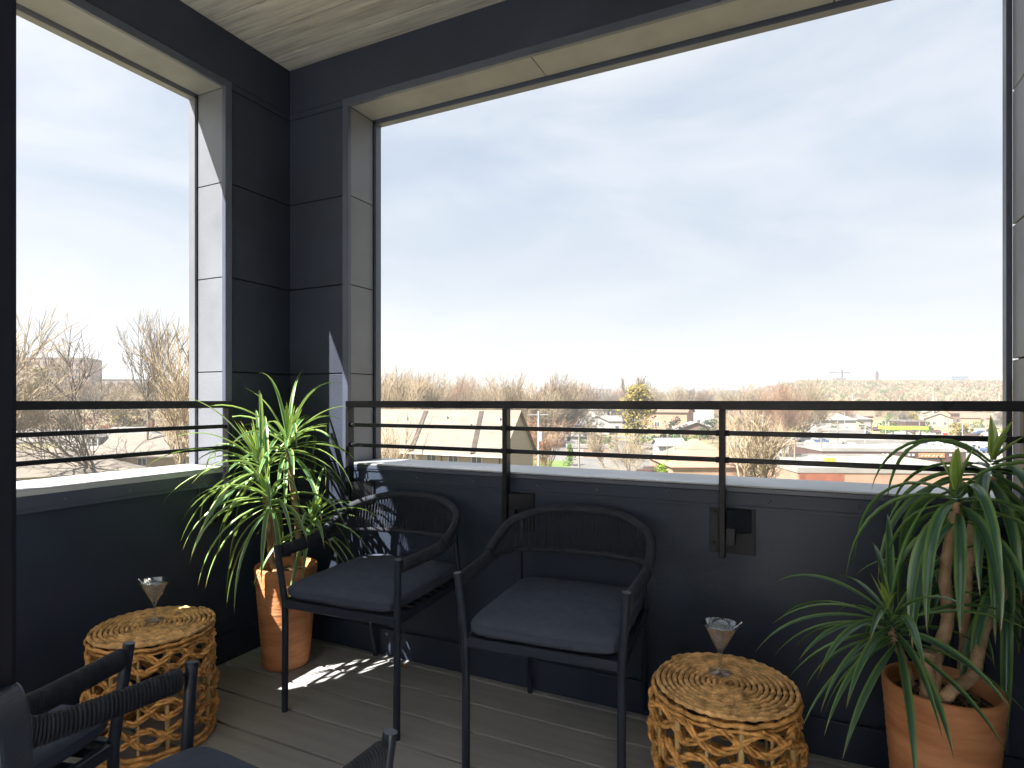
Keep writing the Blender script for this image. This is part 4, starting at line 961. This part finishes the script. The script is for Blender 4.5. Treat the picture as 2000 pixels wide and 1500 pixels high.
tree_at('bare_tree', 'reddish bare tree right beside the tan roof', 1030, 92, 802, 73, M['barkr'], spread=.5, thick=.02, kids=(6, 5, 4, 4, 3), trunk=.12)
tree_at('bare_tree', 'reddish bare tree behind the pale utility pole', 1076, 96, 806, 79, M['barkr'], spread=.5, thick=.02, kids=(6, 5, 4, 3, 3), trunk=.12)
tree_at('bare_tree', 'taller grey bare tree rising behind the first rail post', 985, 170, 742, 89, M['barkg'], spread=.5, thick=.03, kids=(5, 4, 4, 3, 3))
tree_at('bare_tree', 'rounded bare tree on the skyline left of the first rail post', 905, 210, 744, 97, M['barkt'], spread=.75, thick=.035, kids=(6, 5, 4, 3, 3), trunk=.2)
tree_at('bare_tree', 'dark bare tree on the skyline between white houses and tan roof', 1098, 240, 750, 101, M['barkd'], spread=.6, thick=.04, kids=(5, 4, 4, 3, 3))
tree_at('bare_tree', 'lone dark bare tree on the skyline right of the yellow-green tree', 1330, 330, 752, 103, M['barkd'], spread=.7, thick=.05, kids=(5, 4, 4, 3, 3))
tree_at('bare_tree', 'slim bare tree left of the white cottage', 1182, 100, 815, 83, M['barkt'], spread=.5, thick=.018, kids=(5, 4, 4, 3, 3))
# repeated mid-distance bare trees
protos = []
for k, (m, sp) in enumerate(((M['barkr'], .6), (M['barkt'], .6), (M['barkg'], .65), (M['barkt'], .8))):
    t = bare('bare_tree', 'twiggy bare tree of the woods behind the buildings', BT, on(830+60*k, 170), 9, 100+k, m, spread=sp, thick=.026, kids=(6, 5, 5, 4, 3), trunk=.15, up=.2, group='bare trees of the woods behind')
    sc_to(t, 9.5+k*.6); protos.append(t)
R = random.Random(8)
rows = [(px, d, py) for px, d, py in [(R.uniform(735, 1110), R.uniform(150, 230), R.uniform(762, 784)) for _ in range(34)]]
rows += [(R.uniform(1420, 1570), R.uniform(150, 240), R.uniform(765, 790)) for _ in range(7)]
rows += [(R.uniform(20, 380), R.uniform(150, 250), R.uniform(752, 778)) for _ in range(20)]
rows += [(R.uniform(1080, 1420), R.uniform(260, 420), R.uniform(768, 776)) for _ in range(40)]
rows += [(R.uniform(1440, 1960), R.uniform(230, 330), R.uniform(796, 808)) for _ in range(22)]
for i, (px, d, py) in enumerate(rows):
    c = on(px, d); h = max(4, zz(py, d)-c.z); s_ = h/9.8
    dup(protos[i % 4], 'twiggy bare tree of the woods behind the buildings', c, R.uniform(0, 6), scale=(s_*R.uniform(.8, 1.1), s_*R.uniform(.8, 1.1), s_))
# leafy crowns
def leafy(name, label, px, d, pyt, m, wd=.8, n=1500, seed=1, base=None, fs=.3, cat='shrub', group=None, cone=False, trunk=True, bare_low=.12):
    R = random.Random(seed); c = on(px, d)
    if base is not None: c.z = zz(base, d)
    h = zz(pyt, d)-c.z; t = thing(name, label, cat, c, R.uniform(0, 6), group); mb = MB(); cl = []
    for k in range(22):
        a = R.uniform(0, 2*pi); z = R.uniform(bare_low, 1); rr = (1-z)*wd*.5 if cone else wd*.5*sqrt(max(.05, 1-((z-.5)/.55)**2)); q = R.uniform(.2, 1)*rr
        cl.append((Vector((cos(a)*q*h, sin(a)*q*h, z*h*.93)), R.uniform(.10, .22)*h*(1-z*.5 if cone else 1)))
    for k in range(n):
        b, r = R.choice(cl); v = Vector((R.gauss(0, 1), R.gauss(0, 1), R.gauss(0, .8))).normalized()*r*R.uniform(.5, 1); p = b+v
        if p.z < .02: p.z = .05
        u = Vector((R.uniform(-1, 1), R.uniform(-1, 1), R.uniform(-1, 1))).normalized(); w_ = u.orthogonal().normalized(); s_ = fs*R.uniform(.5, 1.2)
        mb.add([p-u*s_, p+w_*s_*.5, p+u*s_, p-w_*s_*.5], [(0, 1, 2, 3)])
    mb.build('foliage', m, t)
    if trunk: MB().tube([(0, 0, -.3), (0, 0, h*.6)], [h*.02+.03, h*.01+.01], 6).build('trunk', M['barkg'], t)
    return t
leafy('tall_tree', 'tall yellow-green tree rising above the rail, centre', 1246, 148, 752, M['fol_ochre'], .5, 3200, 1, fs=.42, cat='tree', bare_low=.3)
leafy('round_shrub', 'round lime green shrub, left one of the pair in the middle', 1302, 90, 897, M['fol_lime'], 1.1, 1200, 2, fs=.18)
leafy('round_shrub', 'round lime green shrub, right one of the pair in the middle', 1327, 92, 902, M['fol_lime'], 1.0, 1200, 3, fs=.18)
leafy('evergreen', 'green pointed evergreen beside the parking lot, left of centre', 1113, 112, 866, M['fol_green'], .8, 1200, 4, fs=.2, cone=True)
leafy('evergreen', 'dark green bushy evergreen left of the brown gabled house', 1322, 185, 815, M['fol_dark'], .9, 900, 5, fs=.3)
leafy('evergreen', 'dark green bushy evergreen beside the thick rail post', 1392, 170, 815, M['fol_dark'], .8, 900, 6, fs=.3)
leafy('conifer', 'dark conifer on the slope in the left opening', 82, 200, 797, M['fol_dark'], .75, 1500, 7, fs=.35, cone=True, cat='tree')
leafy('golden_bush', 'golden yellow bush at the far left above the rail', 52, 170, 748, M['fol_ochre'], 1.2, 1800, 8, fs=.4, base=790)
leafy('golden_bush', 'golden yellow bush behind the forked bare tree', 240, 150, 768, M['fol_ochre'], .9, 1600, 9, fs=.35, base=835)
leafy('orange_tree', 'rusty orange tree left of the conifer', 45, 165, 795, M['fol_rust'], 1.1, 1500, 10, fs=.35, base=838, cat='tree')
leafy('orange_tree', 'golden orange tree in front of the brick apartment block', 80, 230, 718, M['fol_ochre'], 1.1, 1600, 11, fs=.5, cat='tree', base=765)
leafy('low_shrub', 'bright green low shrub beside the brick house, left opening', 113, 118, 873, M['fol_green'], 1.6, 500, 12, fs=.2, base=884)
leafy('rust_bush', 'rusty bush right of the tan roof', 1034, 88, 826, M['fol_rust'], .5, 1500, 13, fs=.16)
leafy('ochre_tree', 'ochre round tree behind the lime green canopy', 1783, 245, 805, M['fol_ochre'], 1.1, 900, 14, fs=.4, cat='tree')
leafy('ochre_tree', 'ochre broad tree right of the box signs', 1872, 200, 825, M['fol_ochre'], 1.6, 900, 15, fs=.4, cat='tree')
leafy('hedge', 'dark shrubs in front of the white houses, centre left', 1150, 190, 813, M['fol_dark'], 1.6, 900, 16, fs=.3)
bs = leafy('bush', 'small green bush among the far lots', 1630, 190, 832, M['fol_green'], 1.2, 260, 17, fs=.4, group='small bushes among the far lots')
for k in range(60):
    px, d = ((R.uniform(1430, 1960), R.uniform(190, 330)) if k % 3 else (R.uniform(1090, 1400), R.uniform(140, 260))); dup(bs, 'small green bush among the far lots', on(px, d), R.uniform(0, 6), scale=R.uniform(.5, 1.1))
# far woods: one mass of twiggy clumps on the slopes
def woods(name, label, spots, m, seed, size):
    R = random.Random(seed); mb = MB()
    for px, d in spots:
        c = on(px, d); s_ = size*R.uniform(.7, 1.3)*(1+d/1500)
        for k in range(46):
            a = R.uniform(0, 2*pi); e = R.uniform(.05, 1.5); q = s_*R.uniform(.5, .9); v = Vector((cos(a)*cos(e)*1.1, sin(a)*cos(e)*1.1, sin(e)*.8))*q
            b = c+v*R.uniform(.1, .6); w_ = v.cross(Vector((R.uniform(-1, 1), R.uniform(-1, 1), .2))).normalized()*s_*.035
            mb.add([b-w_, b+w_, b+v*.5], [(0, 1, 2)])
    o = mb.build(name, m); tag(o, label, 'woodland', kind='stuff'); return o
R = random.Random(77)
sp_ = lambda n, a, b, c, d: [(R.uniform(a, b), R.uniform(c, d)) for _ in range(n)]
woods('woodland', 'brown leafless woods covering the slopes along the skyline', sp_(900, 1540, 1985, 380, 780)+sp_(500, 700, 1560, 450, 1400)+sp_(120, 1540, 1985, 760, 790), M['barkt'], 1, 5.5)
woods('woodland', 'reddish leafless woods scattered over the slopes', sp_(380, 1440, 1985, 340, 780)+sp_(300, 700, 1560, 420, 1200)+sp_(260, 10, 420, 220, 600), M['barkr'], 2, 6)
woods('woodland', 'olive green patches in the woods on the far slopes', sp_(340, 1520, 1985, 340, 720)+sp_(70, 700, 1500, 420, 900), M['fol_green'], 3, 5)
woods('woodland', 'tan scrub on the slope seen through the left opening', sp_(420, 0, 440, 130, 420), M['barkt'], 4, 5)
woods('woodland', 'orange scrub on the slope seen through the left opening', sp_(260, 0, 440, 130, 260), M['fol_rust'], 5, 3.2)

# ------------------------------------------------------------------ air
hzm = bpy.data.materials.new('air'); hzm.use_nodes = True; N = hzm.node_tree.nodes; N.remove(N['Principled BSDF'])
pv = N.new('ShaderNodeVolumePrincipled'); pv.inputs['Color'].default_value = (.92, .95, 1, 1); pv.inputs['Density'].default_value = HAZE; pv.inputs['Anisotropy'].default_value = .2
hzm.node_tree.links.new(pv.outputs[0], N['Material Output'].inputs['Volume'])
hb2 = MB().box(-1600, 1700, -300, 2300, -13, 75)
tag(hb2.build('haze', hzm), kind='stuff')
